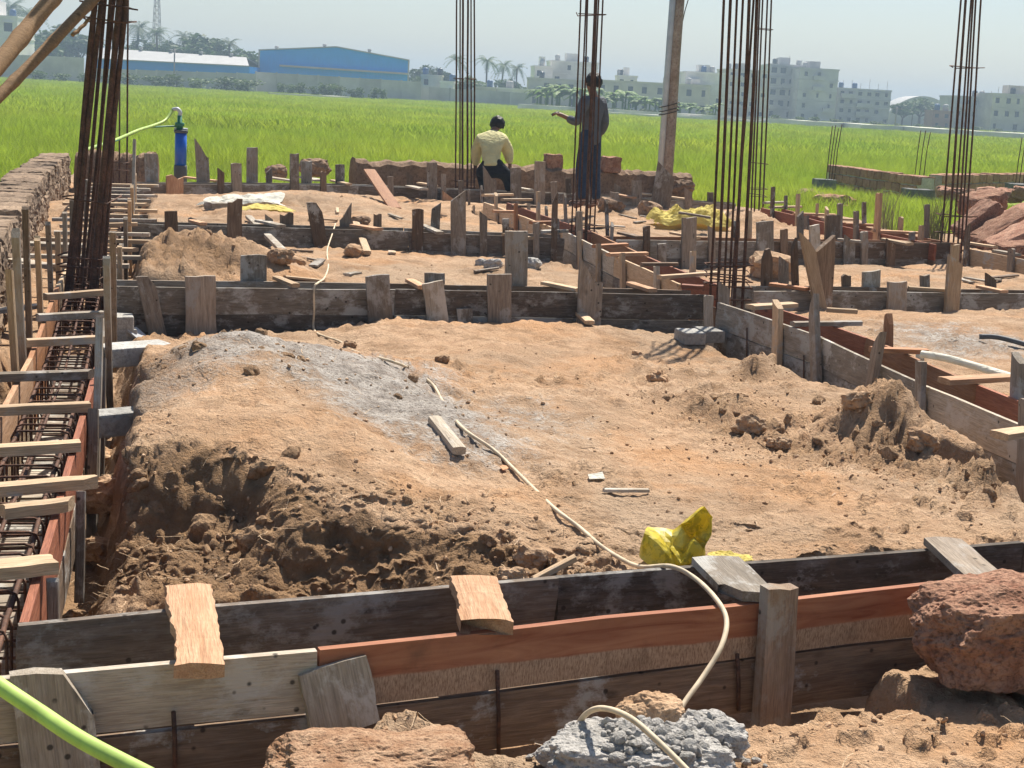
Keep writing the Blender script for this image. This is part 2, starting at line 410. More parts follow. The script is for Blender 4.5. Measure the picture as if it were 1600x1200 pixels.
CTRL = []   # (x, y, z): soil levels read from the photograph
for px, py, z in [
    (900,560,-.15),(750,505,-.20),(900,505,-.20),(1000,530,-.22),(1000,700,-.10),(1200,700,-.12),(1100,800,-.08),(1300,850,-.05),(900,860,-.08),
    (1440,800,-.10),(1090,555,-.28),(1150,590,-.22),(1200,620,-.10),(1290,620,-.14),(600,505,-.20),(520,512,-.28),(440,528,-.26),(330,530,-.2),(250,512,-.3),(300,506,-.3),(400,508,-.3),(460,512,-.3),(215,535,-.3),(205,600,-.08),(190,640,-.1),(230,575,.02),
    (370,518,.24),(300,528,.21),(250,550,.15),(330,560,.21),(430,555,.19),(500,575,.12),(570,612,.05),(620,660,.0),(380,600,.12),(470,620,.08),(660,700,-.02),(760,640,-.09),(760,740,-.07),
    (300,645,.10),(430,645,.10),(520,685,.06),(600,735,.02),(700,770,-.03),(220,655,.08),(160,660,.0),(300,610,.09),
    (300,385,.16),(260,400,.12),(350,380,.15),(415,398,.0),(550,400,-.16),(700,410,-.18),(850,430,-.2),(880,443,-.24),(500,430,-.14),(640,400,-.2),(330,430,-.05),
    (330,310,-.06),(260,325,-.1),(470,300,.08),(550,310,.02),(650,330,-.12),(750,340,-.15),(450,330,-.08),(720,315,-.15),(400,320,-.06),
    (1000,340,-.12),(1100,345,-.12),(1180,335,-.05),(980,320,-.12),(1450,515,-.04),(1550,525,-.05),(1500,560,-.1),(1580,560,-.08),
    (1400,440,-.1),(1550,438,-.08),(1300,445,-.12),(1000,420,-.3),(1250,400,-.25),(1150,400,-.25),(1300,300,-.15),(1480,360,-.1),
    (560,1150,-.17),(500,1180,-.15),(680,1150,-.17),(730,1190,-.22),(1300,1140,-.21),(1500,1080,-.22),(1400,1170,-.2),(1200,1170,-.2),(1000,1150,-.19),(900,1180,-.2),
    (300,1190,-.52),(150,1190,-.55),(1590,1090,-.27),(60,420,-.3),(20,520,-.45),(60,350,-.3)]:
    p = G(px, py, z); CTRL.append((p.x, p.y, z))
CTRL += [(-1.9, 2.4, -.5), (2.5, 3.0, -.2), (0, 2.2, -.2), (4, 3.5, -.2), (-4, 23.5, -.2), (0, 24, -.15), (3, 23.8, -.2), (6.5, 18, -.1), (7.5, 15, -.1), (7, 8, -.1), (5, 6, -.1), (4.0, 8.0, -.05), (-4.5, 8, -.45), (-6, 20, -.3)]
LIP = [xy(G(*p)) for p in ((112,640,.0),(150,668,.04),(215,680,.08),(330,668,.10),(440,704,.08),(540,756,.04),(640,792,.0),(740,812,-.04),(830,850,-.09))]
PIT = [(-2.0, 3.6)] + [xy(G(*p)) for p in ((20,640,-.1),)] + LIP + [xy(G(*p)) for p in ((880,900,-.1),)] + [(.2, 4.2), (-1.2, 3.6)]
# hump positions: (px, py, z-of-surface, radius, height)
HUMPS = [(1385,655,-.05,.30,.27),(1390,640,-.05,.15,.06),(1180,575,-.2,.17,.12),(1130,630,-.1,.20,.07),(1540,730,-.05,.22,.09),(1230,660,-.1,.2,.05),(330,500,.0,.35,.03),
         (1210,560,-.2,.12,.10),(300,398,.05,.42,.09),(255,405,.0,.25,.06),(600,1135,-.17,.16,.06),(470,1185,-.17,.15,.05)]
def level(X, Y):
    """soil level: distance-weighted mean of the readings, taken on every fourth grid point"""
    st = 4; Xc, Yc = X[::st, ::st], Y[::st, ::st]
    zs = np.zeros_like(Xc); ws = np.zeros_like(Xc)
    for cx, cy, cz in CTRL:
        s = 0.18 + 0.028 * cy
        d2 = ((Xc - cx) ** 2 + (Yc - cy) ** 2) / (s * s)
        w = 1.0 / (0.15 + d2) ** 2
        zs += w * cz; ws += w
    zc = zs / ws
    def up(a, n):
        i = np.minimum(np.arange(n) / st, a.shape[0] - 1.001); k = i.astype(int); f = (i - k)[:, None]
        return a[k] * (1 - f) + a[k + 1] * f
    return up(up(zc, X.shape[0]).T, X.shape[1]).T
def soil(X, Y):
    z = level(X, Y)
    rough = np.ones_like(X)
    # dug face of the big mound
    inp = inside(X + .05 * fbm(X * 5, Y * 5, 3, 3), Y + .10 * fbm(X * 3.1, Y * 3.1, 4, 5), PIT)
    dl = seg_dist(X, Y, LIP)
    floor = -.27 + .14 * sstep(-.9, .2, X) + .06 * fbm(X * 3, Y * 3, 4, 9)
    n = .10 * fbm(X * 4, Y * 4, 5, 21, .6)
    dd = np.where(inp, -dl, dl) + n
    k = sstep(-.50, .06, dd)
    face = floor + (z - floor) * k
    z = np.where(dl < .8, np.where(inp, np.minimum(face, z), z * sstep(-.0, .12, dd) + (1 - sstep(-.0, .12, dd)) * np.minimum(face, z)), np.where(inp, floor, z))
    damp_shade = np.where(inp, sstep(0, .12, dl) * sstep(.95, .55, dl), 0)  # shade of the dug face painted in as darker soil
    rough = rough + .55 * inp
    z = z + np.where(inp, (.10 * fbm(X * 3.3, Y * 3.3, 2, 151) - .06 * fbm(X * 4.6, Y * 4.6, 3, 155, .45, True)) * sstep(.02, .2, dl), 0)
    for px, py, zz, r, h in HUMPS:
        c = G(px, py, zz); d = np.hypot(X - c.x, Y - c.y) / r
        b = np.exp(-d * d * 1.6) * h * (1 + .55 * fbm(X * 7, Y * 7, 4, 33)); z = z + b; rough = rough + .7 * np.exp(-d * d)
    # rubble strip down the right of the first bay
    c = seg_dist(X, Y, [xy(G(1100, 640, -.1)), xy(G(1260, 690, -.1)), xy(G(1500, 740, -.1))])
    rough = rough + 1.2 * np.exp(-(c / .35) ** 2)
    damp_shade = np.maximum(damp_shade, .55 * np.exp(-(c / .28) ** 2))
    for px, py, zz, r, a, rg in ((1385,660,0,.32,.6,1.0),(300,395,.1,.55,.75,2.0),(260,410,.05,.4,.7,1.5),(400,400,.0,.5,.4,1.0),(470,303,.08,.6,.3,.8),(1170,585,-.2,.25,.6,.8),(1540,745,-.08,.25,.6,.8),(960,330,-.1,.8,.6,1.6),(1180,335,0,.8,.6,1.6),(1150,400,-.2,.8,.5,1.2),(280,325,-.08,.5,.45,1.2),(1010,575,-.18,.35,.35,.6),(820,600,-.12,.5,.3,.5)):
        q = G(px, py, zz); d2 = np.exp(-(((X - q.x) ** 2 + (Y - q.y) ** 2) / (r * r))); damp_shade = np.maximum(damp_shade, a * d2); rough = rough + rg * d2
    # relief
    near = sstep(26, 6, Y)
    z = z + .042 * fbm(X * 1.7, Y * 1.7, 4, 41) + .016 * fbm(X * 3.7, Y * 3.7, 3, 43) + .012 * rough * fbm(X * 6, Y * 6, 5, 51, .6) + .009 * near * rough * -fbm(X * 22, Y * 22, 3, 61, .6, True)
    z = z - .034 * (rough - 1).clip(0, 2) * fbm(X * 8, Y * 8, 5, 71, .6, True)
    cl = fbm(X * 13, Y * 13, 3, 131, .5); z = z + (.5 + .5 * near) * .030 * sstep(.22, .55, cl) * sstep(-.25, .35, fbm(X * 1.1, Y * 1.1, 3, 137) + .25 * (rough - 1))     # scattered clods
    z = z - .022 * sstep(.25, .6, fbm(X * 5, Y * 5, 4, 141, .6))                                                      # scuffs and heel marks
    # darker clay: left flank of the mound, rims; moist trampled patches
    for px, py, zz, rx, ry, a in ((230,610,.05,.35,.8,.6),(330,560,.2,.35,.35,.35),(300,650,.1,.5,.25,.35),(560,700,.05,.35,.3,.35),(700,800,-.05,.3,.2,.5),(1150,640,-.1,.6,.35,.45),(1300,620,-.1,.5,.4,.4),(1480,830,-.08,.4,.4,.4),(900,530,-.2,.8,.4,.3),(620,530,-.2,.5,.4,.35),(1000,860,-.08,.6,.12,.4)):
        q = G(px, py, zz); damp_shade = np.maximum(damp_shade, a * np.exp(-((X - q.x) / rx) ** 2 - ((Y - q.y) / ry) ** 2))
    # trenches for the beams
    for line, h in BEAMS:
        d = seg_dist(X, Y, line)
        e = .05 * fbm(X * 3, Y * 3, 3, 81) + .02 * fbm(X * 14, Y * 14, 3, 83)
        c = sstep(h - .02, h + .13, d + np.clip(e, -.04, .05))
        zt = -.50 + .02 * fbm(X * 5, Y * 5, 2, 91)
        z = np.where(z > zt, zt + (z - zt) * c, z)
    # working pit in front of the near beam, right of the laterite ledge
    pf = seg_dist(X, Y, [(.05, 3.62), (.55, 3.80), (1.02, 4.0)]); pf2 = seg_dist(X, Y, [(-2, 2.6), (-1.0, 3.05), (-.75, 3.2)])
    c = np.minimum(sstep(.10, .20, pf + .05 * fbm(X * 6, Y * 6, 3, 95)), sstep(.25, .42, pf2 + .05 * fbm(X * 6, Y * 6, 3, 96)))
    z = np.where(z > -.52, -.52 + (z + .52) * c, z)
    # ditch beside the left mound and beside the right beam
    for line, h, dep in (([(-1.75, 5.6), (-2.2, 7.4), (-2.6, 9.0)], .12, -.42), ([(2.22, 6.6), (2.45, 5.6)], .10, -.45), ([(-3.0, 6.0), (-3.2, 8.5), (-3.75, 11.5), (-4.6, 15)], .22, -.5)):
        d = seg_dist(X, Y, line); c = sstep(h, h + .18, d + .06 * fbm(X * 5, Y * 5, 3, 99)); z = np.where(z > dep, dep + (z - dep) * c, z)
    # grey ash and cement dust
    ash = np.zeros_like(X)
    for px, py, zz, r, a in ((560,585,.05,.55,.9),(430,560,.1,.45,.8),(640,640,0,.45,.85),(340,560,.15,.4,.65),(720,690,-.05,.4,.6),(240,600,.1,.3,.6),(800,650,-.08,.5,.45),
                             (1500,515,.0,.7,.6),(1570,545,-.05,.4,.45),(450,400,0,.3,.5),(1000,1150,-.17,.25,.55),(680,580,-.03,.25,.5)):
        c = G(px, py, zz); d = np.hypot(X - c.x, (Y - c.y) * .8) / r; ash = np.maximum(ash, 1.2 * a * np.exp(-d ** 2 * .9))
    z = np.where(inside(X, Y, SITE), z, np.minimum(z, -.3 - .0 * X))
    return z, ash, damp_shade
NC, NR = 760, 760
_s = np.linspace(-.64, .64, NC)
_t = np.linspace(0, 1, 4000); _yy = 1.7 * np.exp(_t * math.log(27.0 / 1.7))          # rows: finer over the dug face
_w = np.cumsum(1 + 2.2 * np.exp(-((_yy - 4.85) / .42) ** 2)); _w = (_w - _w[0]) / (_w[-1] - _w[0]); _y = np.interp(np.linspace(0, 1, NR), _w, _yy)
YY, SS = np.meshgrid(_y.astype(np.float32), _s.astype(np.float32), indexing='ij'); XX = SS * (YY + np.float32(.6))
ZZ, AA, WW = soil(XX, YY)
def height_at(x, y):
    i = float(np.interp(y, _y, np.arange(NR))); j = (x / (y + .6) + .64) / 1.28 * (NC - 1)
    i0 = int(min(max(i, 0), NR - 2)); j0 = int(min(max(j, 0), NC - 2)); a = i - i0; b = j - j0
    return float((ZZ[i0, j0] * (1 - b) + ZZ[i0, j0 + 1] * b) * (1 - a) + (ZZ[i0 + 1, j0] * (1 - b) + ZZ[i0 + 1, j0 + 1] * b) * a)
def grid_mesh(name, X, Y, Z, keep=None, attrs=None):
    nr, nc = X.shape
    idx = np.arange(nr * nc).reshape(nr, nc)
    q = np.stack([idx[:-1, :-1], idx[:-1, 1:], idx[1:, 1:], idx[1:, :-1]], -1).reshape(-1, 4)
    if keep is not None:
        k = keep.reshape(-1)[q].any(1); q = q[k]
    used = np.unique(q); remap = np.full(nr * nc, -1); remap[used] = np.arange(len(used)); q = remap[q]
    co = np.stack([X, Y, Z], -1).reshape(-1, 3)[used]
    me = bpy.data.meshes.new(name); me.vertices.add(len(co)); me.vertices.foreach_set('co', co.astype(np.float32).ravel())
    me.loops.add(q.size); me.loops.foreach_set('vertex_index', q.astype(np.int32).ravel())
    me.polygons.add(len(q)); me.polygons.foreach_set('loop_start', np.arange(0, q.size, 4, dtype=np.int32)); me.polygons.foreach_set('loop_total', np.full(len(q), 4, np.int32))
    me.polygons.foreach_set('use_smooth', np.ones(len(q), bool))
    for an, av in (attrs or {}).items():
        a = me.attributes.new(an, 'FLOAT', 'POINT'); a.data.foreach_set('value', av.reshape(-1)[used].astype(np.float32))
    me.update(calc_edges=True); me.validate()
    return me
SITE_BIG = SITE
_keep = inside(XX, YY, SITE) | (seg_dist(XX, YY, SITE + [SITE[0]]) < .25)
# lumps that stand out sideways on the steep faces
_gy, _gx = np.gradient(ZZ); _sl = np.abs(_gy) / np.gradient(YY, axis=0) + np.abs(_gx) / np.maximum(np.gradient(XX, axis=1), 1e-4)
_m = sstep(.35, 1.3, _sl) * sstep(14, 7, YY)
XD = XX + _m * (.018 * fbm(XX * 9 + 3, ZZ * 11 + YY * 4, 4, 111, .6) - .006 * fbm(XX * 26, ZZ * 30, 2, 115, .6, True))
YD = YY + _m * (.04 * fbm(XX * 5, ZZ * 9 + YY * 2, 4, 121, .6) + .010 * fbm(XX * 20, ZZ * 24, 3, 125, .6, True))
soil_o = obj('soil_ground', grid_mesh('soil_ground', XD, YD, ZZ, _keep, {'ash': AA, 'damp_shade': WW}), M_SOIL)
soil_o['kind'] = 'structure'

# ------------------------------------------------------------------ the paddy field, out to the horizon
FIELD_Z = -.36
fy = np.concatenate([np.linspace(-60, 0, 6), np.linspace(1, 40, 70), 40 * np.exp(np.linspace(.02, math.log(1400 / 40.), 60))])
fs = np.concatenate([np.linspace(-1, -.2, 25)[:-1], np.linspace(-.2, .2, 60), np.linspace(.2, 1, 25)[1:]])
FY, FS = np.meshgrid(fy, fs, indexing='ij'); FX = FS * np.maximum(np.abs(FY) * 1.0, 40)
dsite = seg_dist(FX, FY, SITE + [SITE[0]]); ins = inside(FX, FY, SITE)
FZ = np.where(ins, FIELD_Z - .7 * sstep(.1, .9, dsite), FIELD_Z + .04 * vn(FX * .2, FY * .2, 3) * sstep(200, 60, FY))
field_o = obj('paddy_field', grid_mesh('paddy_field', FX, FY, FZ), M_FIELD); field_o['kind'] = 'structure'

def blade_clump(name, n, h, w, spread, seed, lean=.35, seg=3):
    r = random.Random(seed); v = []; f = []
    for i in range(n):
        a = r.uniform(0, 6.283); d = spread * math.sqrt(r.random()); bx, by = d * math.cos(a), d * math.sin(a)
        hh = h * r.uniform(.65, 1.15); la = r.uniform(0, 6.283); ln = lean * hh * r.uniform(.2, 1.3); wa = r.uniform(0, 6.283)
        wx, wy = math.cos(wa) * w * .5, math.sin(wa) * w * .5; b = len(v)
        for k in range(seg + 1):
            t = k / seg; x = bx + math.cos(la) * ln * t * t; y = by + math.sin(la) * ln * t * t; z = hh * (t - .12 * t * t * lean * 2); s = 1 - t * .92
            v += [(x - wx * s, y - wy * s, z), (x + wx * s, y + wy * s, z)]
        for k in range(seg): f.append((b + 2 * k, b + 2 * k + 1, b + 2 * k + 3, b + 2 * k + 2))
    return mesh(name, v, f)
def scatter_object(name, pts, scales, proto_mesh, mat, label):
    """one grass object: clumps instanced on a cloud of points"""
    me = bpy.data.meshes.new(name); me.vertices.add(len(pts)); me.vertices.foreach_set('co', np.asarray(pts, np.float32).ravel())
    a = me.attributes.new('sc', 'FLOAT', 'POINT'); a.data.foreach_set('value', np.asarray(scales, np.float32)); me.update()
    po = bpy.data.objects.new(name + '_clump', proto_mesh); proto_mesh.materials.append(mat)
    g = bpy.data.node_groups.new(name + '_nodes', 'GeometryNodeTree')
    g.interface.new_socket('Geometry', in_out='INPUT', socket_type='NodeSocketGeometry'); g.interface.new_socket('Geometry', in_out='OUTPUT', socket_type='NodeSocketGeometry')
    gi = g.nodes.new('NodeGroupInput'); go = g.nodes.new('NodeGroupOutput'); ip = g.nodes.new('GeometryNodeInstanceOnPoints'); oi = g.nodes.new('GeometryNodeObjectInfo')
    oi.inputs[0].default_value = po; oi.inputs['As Instance'].default_value = True
    rv = g.nodes.new('FunctionNodeRandomValue'); rv.data_type = 'FLOAT_VECTOR'; rv.inputs[0].default_value = (-.12, -.12, 0); rv.inputs[1].default_value = (.12, .12, 6.283)
    na = g.nodes.new('GeometryNodeInputNamedAttribute'); na.data_type = 'FLOAT'; na.inputs[0].default_value = 'sc'
    g.links.new(gi.outputs[0], ip.inputs['Points']); g.links.new(oi.outputs['Geometry'], ip.inputs['Instance'])
    g.links.new(rv.outputs[0], ip.inputs['Rotation']); g.links.new(na.outputs[0], ip.inputs['Scale']); g.links.new(ip.outputs[0], go.inputs[0])
    o = bpy.data.objects.new(name, me); COL.objects.link(o); md = o.modifiers.new('grass', 'NODES'); md.node_group = g
    return tag(o, label, 'grass', None, 'stuff')
rs = np.random.RandomState(5)
def field_points(n, y0, y1, half, power):
    y = (y0 ** power + rs.rand(n) * (y1 ** power - y0 ** power)) ** (1 / power); x = (rs.rand(n) * 2 - 1) * half * (y + 6)
    k = ~inside(x, y, SITE) & (seg_dist(x, y, SITE + [SITE[0]]) > .18)
    k &= ~inside(x, y, NPLOT)
    x, y = x[k], y[k]; z = np.full_like(x, FIELD_Z - .02)
    return x, y, z
NPLOT = [(6.7, 33.2), (8.3, 30.6), (10.9, 29.6), (14.5, 36), (13.5, 42), (9, 36)]
x, y, z = field_points(62000, 8, 52, .70, 1.35)
sc = (.75 + .5 * rs.rand(len(x))) * (1 + .35 * vn(x * .35, y * .35, 7) + .2 * vn(x * 1.3, y * 1.3, 8))
sc = sc * (.45 + .55 * sstep(.5, 3.5, seg_dist(x, y, NPLOT + [NPLOT[0]])))
scatter_object('rice_grass', np.stack([x, y, z], 1), sc, blade_clump('rice_clump', 38, .38, .012, .18, 1, .45), M_RICE, 'bright green young rice covering the field behind the building site')
x, y, z = field_points(80000, 48, 260, .62, 1.25)
sc = (.7 + .5 * rs.rand(len(x))) * (1 + .3 * vn(x * .12, y * .12, 7))
scatter_object('far_rice_grass', np.stack([x, y, z], 1), sc, blade_clump('far_rice_clump', 26, .40, .06, .65, 2, .5, 2), M_RICE, 'paler green rice in the far half of the field')

# ------------------------------------------------------------------ timber
def plank_mesh(L, w, t, segs=3, rnd=R, wj=.012, zj=.006, top=None, bot=None, prof=None, rag=0.0):
    """sawn or split board: local X along the grain (0..L), Z across (width), Y thickness; top/bot: end cut, 4 offsets across the width"""
    cols = (-.5, -.17, .17, .5); v = []; f = []
    for k in range(segs + 1):
        u = k / segs; ww = w * (prof(u) if prof else 1) * (1 + rnd.uniform(-wj, wj) / max(w, .05)); zo = rnd.uniform(-zj, zj); yo = rnd.uniform(-zj, zj) * .5
        xs = [L * u] * 4
        if k == segs and top: xs = [L + a for a in top]
        if k == 0 and bot: xs = [-a for a in bot]
        e = [.80, 1, 1, .80]
        g0 = rag * (.25 * rnd.random() + .55 * math.sin(u * 5 + w * 90) + .15 * math.sin(u * 23)) if rag else 0; g1 = g0 + (rnd.uniform(-.12, .12) * rag if rag else 0)
        for c in range(4): v.append((xs[c], -t * .5 * e[c] + yo, cols[c] * ww + zo + (-g0 if c == 3 else 0)))
        for c in (3, 2, 1, 0): v.append((xs[c], t * .5 * e[c] + yo, cols[c] * ww + zo + (-g1 if c == 3 else 0)))
    for k in range(segs):
        b = 8 * k
        for i in range(8):
            j = (i + 1) % 8; f.append((b + i, b + 8 + i, b + 8 + j, b + j))
    b = 8 * segs
    f += [(0, 1, 6, 7), (1, 2, 5, 6), (2, 3, 4, 5)]
    f += [(b + 7, b + 6, b + 1, b), (b + 6, b + 5, b + 2, b + 1), (b + 5, b + 4, b + 3, b + 2)]
    return mesh('plank', v, f)
TOPS = {'flat': lambda w, r: [r.uniform(-.006, .006) for _ in range(4)],
        'slant': lambda w, r: [0, -.25 * w, -.5 * w, -.75 * w],
        'slant2': lambda w, r: [-.75 * w, -.5 * w, -.25 * w, 0],
        'point': lambda w, r: [-.9 * w, -.1 * w, 0, -.9 * w],
        'pointl': lambda w, r: [0, -.5 * w, -1.1 * w, -1.9 * w],
        'pointr': lambda w, r: [-1.9 * w, -1.1 * w, -.5 * w, 0],
        'jag': lambda w, r: [r.uniform(-.35, 0) * w for _ in range(4)],
        'jag2': lambda w, r: [r.uniform(-.12, 0) * w for _ in range(4)],
        'notch': lambda w, r: [0, -.02 * w, -.1 * w, -.8 * w]}
def plane_hit(px, py, line):
    best = None
    n = len(line) - 1
    for i in range(n):
        a, b = line[i], line[i + 1]; p = V(px, py, a, b)
        d = Vector(b) - Vector(a); t = (Vector((p.x, p.y)) - Vector(a)).dot(d) / d.length_squared
        e = max(0, -t if i else (-t) * .2, (t - 1) if i < n - 1 else (t - 1) * .2)
        if p.y > 0 and (best is None or e < best[0]): best = (e, p, d.normalized())
    return best[1], best[2]
def stake(par, line, off, x0, y0, x1, y1, wpx, mat, top='flat', t=.03, low=None, name='stake', taper=None, tilt=0.0):
    """upright board read from the photograph: top (x0,y0), foot (x1,y1), standing against the shifted line"""
    ln = offset(line, off); a, d = plane_hit(x0, y0, ln); b, _ = plane_hit(x1, y1, ln)
    w = wpx * (a - Vector((0, 0, CAM_H))).dot(FW) / FPX
    ax = (a - b).normalized()
    if low is not None and b.z > low: b = b + ax * ((low - b.z) / ax.z)
    n = Vector((-d.y, d.x, 0)); a = a + n * tilt
    L = (a - b).length; ax = (a - b).normalized()
    tp = TOPS[top](w, R)
    pr = (lambda u: 1 - (taper or 0) * (1 - u)) 
    me = plank_mesh(L, w, t, 4, R, .005, .0025, tp, None, pr)
    return obj(name, me, mat, par, frame(b, ax, Vector((d.x, d.y, 0))))
def flat_piece(par, a, b, w, t, mat, name='batten', top='flat', bot='flat', segs=3, prof=None, rag=0.0):
    """board lying from a to b"""
    a = Vector(a); b = Vector(b); ax = b - a; side = ax.cross(Vector((0, 0, 1))).normalized()
    me = plank_mesh(ax.length, w, t, segs, R, .0035, .0018, TOPS[top](w, R), TOPS[bot](w, R), prof, rag)
    return obj(name, me, mat, par, frame(a, ax, side))
def boards(par, line, off, mats, rows, h, t=.03, z0=0.0, gap=.004):
    """rows of edge-standing boards along a line; every segment of the line is one board"""
    ln = offset(line, off)
    for r in range(rows):
        for i in range(len(ln) - 1):
            a = Vector((*ln[i], 0)); b = Vector((*ln[i + 1], 0)); ax = (b - a).normalized()
            zc = z0 - h * (r + .5) + R.uniform(-.005, .004) - (.004 if r else 0)
            a2 = a + ax * gap; L = (b - a).length - 2 * gap
            m = mats[r][i % len(mats[r])] if isinstance(mats[r], (list, tuple)) else mats[r]
            n = max(3, int(L / .4))
            me = plank_mesh(L, h - .004, t, n, R, .004, .0025, TOPS['flat'](w=h, r=R), TOPS['flat'](w=h, r=R))
            obj('board', me, m, par, frame(a2 + Vector((0, 0, zc)), ax + Vector((0, 0, R.uniform(-.002, .002))), Vector((0, 0, 1))))
def formwork(label, line, w, fm, bm, rows=2, h=.19, bline=None, group='timber beam formworks'):
    e = empty('beam_formwork', Vector((*line[0], -.5)), label, 'formwork', group)
    boards(e, line, .015, fm, rows, h)
    boards(e, bline or line, 0.015 if bline else w - .015, bm, rows, h)
    return e
def tube_mesh(pts, r, n=8, taper=None, name='tube', bumps=0, cap=True):
    v = []; f = []; m = len(pts); P = [Vector(p) for p in pts]
    prev = None
    for i in range(m):
        t = (P[min(i + 1, m - 1)] - P[max(i - 1, 0)]).normalized()
        if prev is None:
            s = t.cross(Vector((0, 0, 1)));  s = s if s.length > .05 else t.cross(Vector((1, 0, 0)))
        else: s = prev - t * prev.dot(t)
        s.normalize(); prev = s; u = t.cross(s)
        rr = r * (taper[i] if taper else 1)
        for k in range(n):
            a = 2 * math.pi * k / n; v.append(P[i] + s * (rr * math.cos(a)) + u * (rr * math.sin(a)))
    for i in range(m - 1):
        for k in range(n):
            j = (k + 1) % n; f.append((i * n + k, i * n + j, i * n + n + j, i * n + n + k))
    if cap: f.append(tuple(range(n - 1, -1, -1))); f.append(tuple((m - 1) * n + k for k in range(n)))
    return mesh(name, v, f, True)
def spline(pts, per=8):
    P = [Vector(p) for p in pts]; out = []
    for i in range(len(P) - 1):
        p0 = P[max(i - 1, 0)]; p1 = P[i]; p2 = P[i + 1]; p3 = P[min(i + 2, len(P) - 1)]
        for k in range(per):
            t = k / per; out.append(.5 * ((2 * p1) + (p2 - p0) * t + (2 * p0 - 5 * p1 + 4 * p2 - p3) * t * t + (3 * p1 - p0 - 3 * p2 + p3) * t ** 3))
    out.append(P[-1]); return out

LO = -.46
# --- near beam across the foot of the picture
fw = formwork('nearest timber beam formwork across the foreground, red-brown front board with pale board at its left', NEAR_F, .35,
              [[M_PALE, M_SAWN, M_SAWN], [M_BROWN, M_BROWN, M_BROWN]], [[M_DARK, M_DARK, M_DARK], [M_DARK]], 2, .168, NEAR_B)  # darker wood on lower and back boards paints in the pit's shade
def top_spacer(x0, y0, x1, y1, w, mat, z=.018, t=.034, **k):
    return flat_piece(fw, G(x0, y0, z), G(x1, y1, z), w, t, mat, **k)
top_spacer(296, 922, 312, 1050, .118, M_FRESH, t=.04, top='jag2', bot='jag2', segs=34, rag=.014)['label'] = 'pale fresh-cut batten with a splintered left edge'
top_spacer(738, 908, 762, 982, .135, M_FRESH, t=.045, bot='jag2', top='slant', segs=26, rag=.011)['label'] = 'short fresh-cut batten with a knot'
top_spacer(1118, 876, 1176, 934, .155, M_GREY, t=.03, top='notch', segs=4)['label'] = 'dark grey batten with a notched end'
top_spacer(1472, 846, 1540, 906, .13, M_STAKE, t=.03, segs=4)
stake(fw, NEAR_F, -.03, 75, 1042, 97, 1215, 118, M_PALE, 'notch', .04, -.5)
stake(fw, NEAR_F, -.03, 524, 1044, 541, 1142, 112, M_PALE, 'flat', .035, tilt=.03)
stake(fw, NEAR_F, -.04, 1219, 914, 1206, 1110, 54, M_STAIN, 'jag2', .055, LO, taper=-.12)
def bar(par, pts, r, mat=M_RUST, name='bar', n=6):
    return obj(name, tube_mesh(pts, r, n), mat, par)
for x, y0, y1 in ((777, 1048, 1190), (271, 1112, 1200), (1152, 1022, 1110)):
    ln = offset(NEAR_F, -.012); a, _ = plane_hit(x, y0, ln); b, _ = plane_hit(x + 2, y1, ln); bar(fw, [b, (a + b) * .5 + Vector((.002, 0, 0)), a], .006, n=8)

# --- left long beam
fl = formwork('long timber beam formwork down the left side, red boards crossed by many battens', LEFT_R, LEFT_W,
              [[M_RED, M_RED, M_STAKE, M_GREY, M_GREY], [M_BROWN, M_BROWN, M_DARK]], [[M_FRESH, M_FRESH, M_ORANGE, M_SAP, M_ORANGE], [M_ORANGE, M_SAP]])
for x0, y0, x1, y1, w, m, tp in ((-30,893,95,880,.085,M_SAP,'jag'),(5,800,122,786,.055,M_SAP,'slant'),(-40,768,152,752,.06,M_SAP,'point'),(-40,706,125,696,.06,M_SAP,'flat'),
        (-40,643,140,635,.05,M_SAP,'flat'),(-20,590,150,584,.055,M_STAKE,'slant'),(42,536,160,530,.05,M_SAP,'flat'),(58,496,160,491,.055,M_PALE,'flat'),(70,464,162,457,.05,M_SAP,'flat')):
    flat_piece(fl, G(x0, y0, .028), G(x1, y1, .028), w, .045, m, top=tp, segs=4)
for k in range(15):
    yy = 10.55 + k * .58; xr = -2.71 - (yy - 9.75) * .242
    a = Vector((xr - .55 - R.uniform(0, .15), yy - .13, .025)); b = Vector((xr + R.uniform(.05, .30), yy + R.uniform(.02, .1), .03 + R.uniform(0, .03)))
    flat_piece(fl, a, b, R.uniform(.05, .075), .035, R.choice([M_SAP, M_STAKE, M_PALE, M_SAP]), top=R.choice(['flat', 'slant', 'jag']))
RS, LS = -.03, LEFT_W + .03
for x0, y0, x1, y1, w, off, m, tp in ((156,500,152,640,16,RS,M_STAKE,'flat'),(166,402,170,560,13,RS,M_STAKE,'point'),(187,385,187,450,10,RS,M_SAP,'flat'),(196,340,197,420,9,RS,M_STAKE,'flat'),
        (126,766,124,930,14,RS,M_STAKE,'flat'),(160,560,158,690,10,RS,M_STAKE,'flat'),(83,905,83,975,15,RS,M_STAKE,'flat'),(202,312,203,370,8,RS,M_SAP,'flat'),(206,292,207,345,8,RS,M_SAP,'flat'),(211,272,211,330,7,RS,M_SAP,'flat'),
        (210,222,209,280,18,RS,M_STAKE,'flat'),
        (14,416,26,610,22,LS,M_SAP,'slant'),(40,322,46,540,15,LS,M_BROWN,'jag'),(58,373,64,500,13,LS,M_SAP,'flat'),(75,348,80,470,12,LS,M_STAKE,'flat'),(101,332,102,420,9,LS,M_STAKE,'flat'),(122,290,122,400,8,LS,M_SAP,'point'),(134,280,134,380,7,LS,M_STAKE,'flat')):
    stake(fl, LEFT_R, off, x0, y0, x1, y1, w, m, tp, .035, LO)
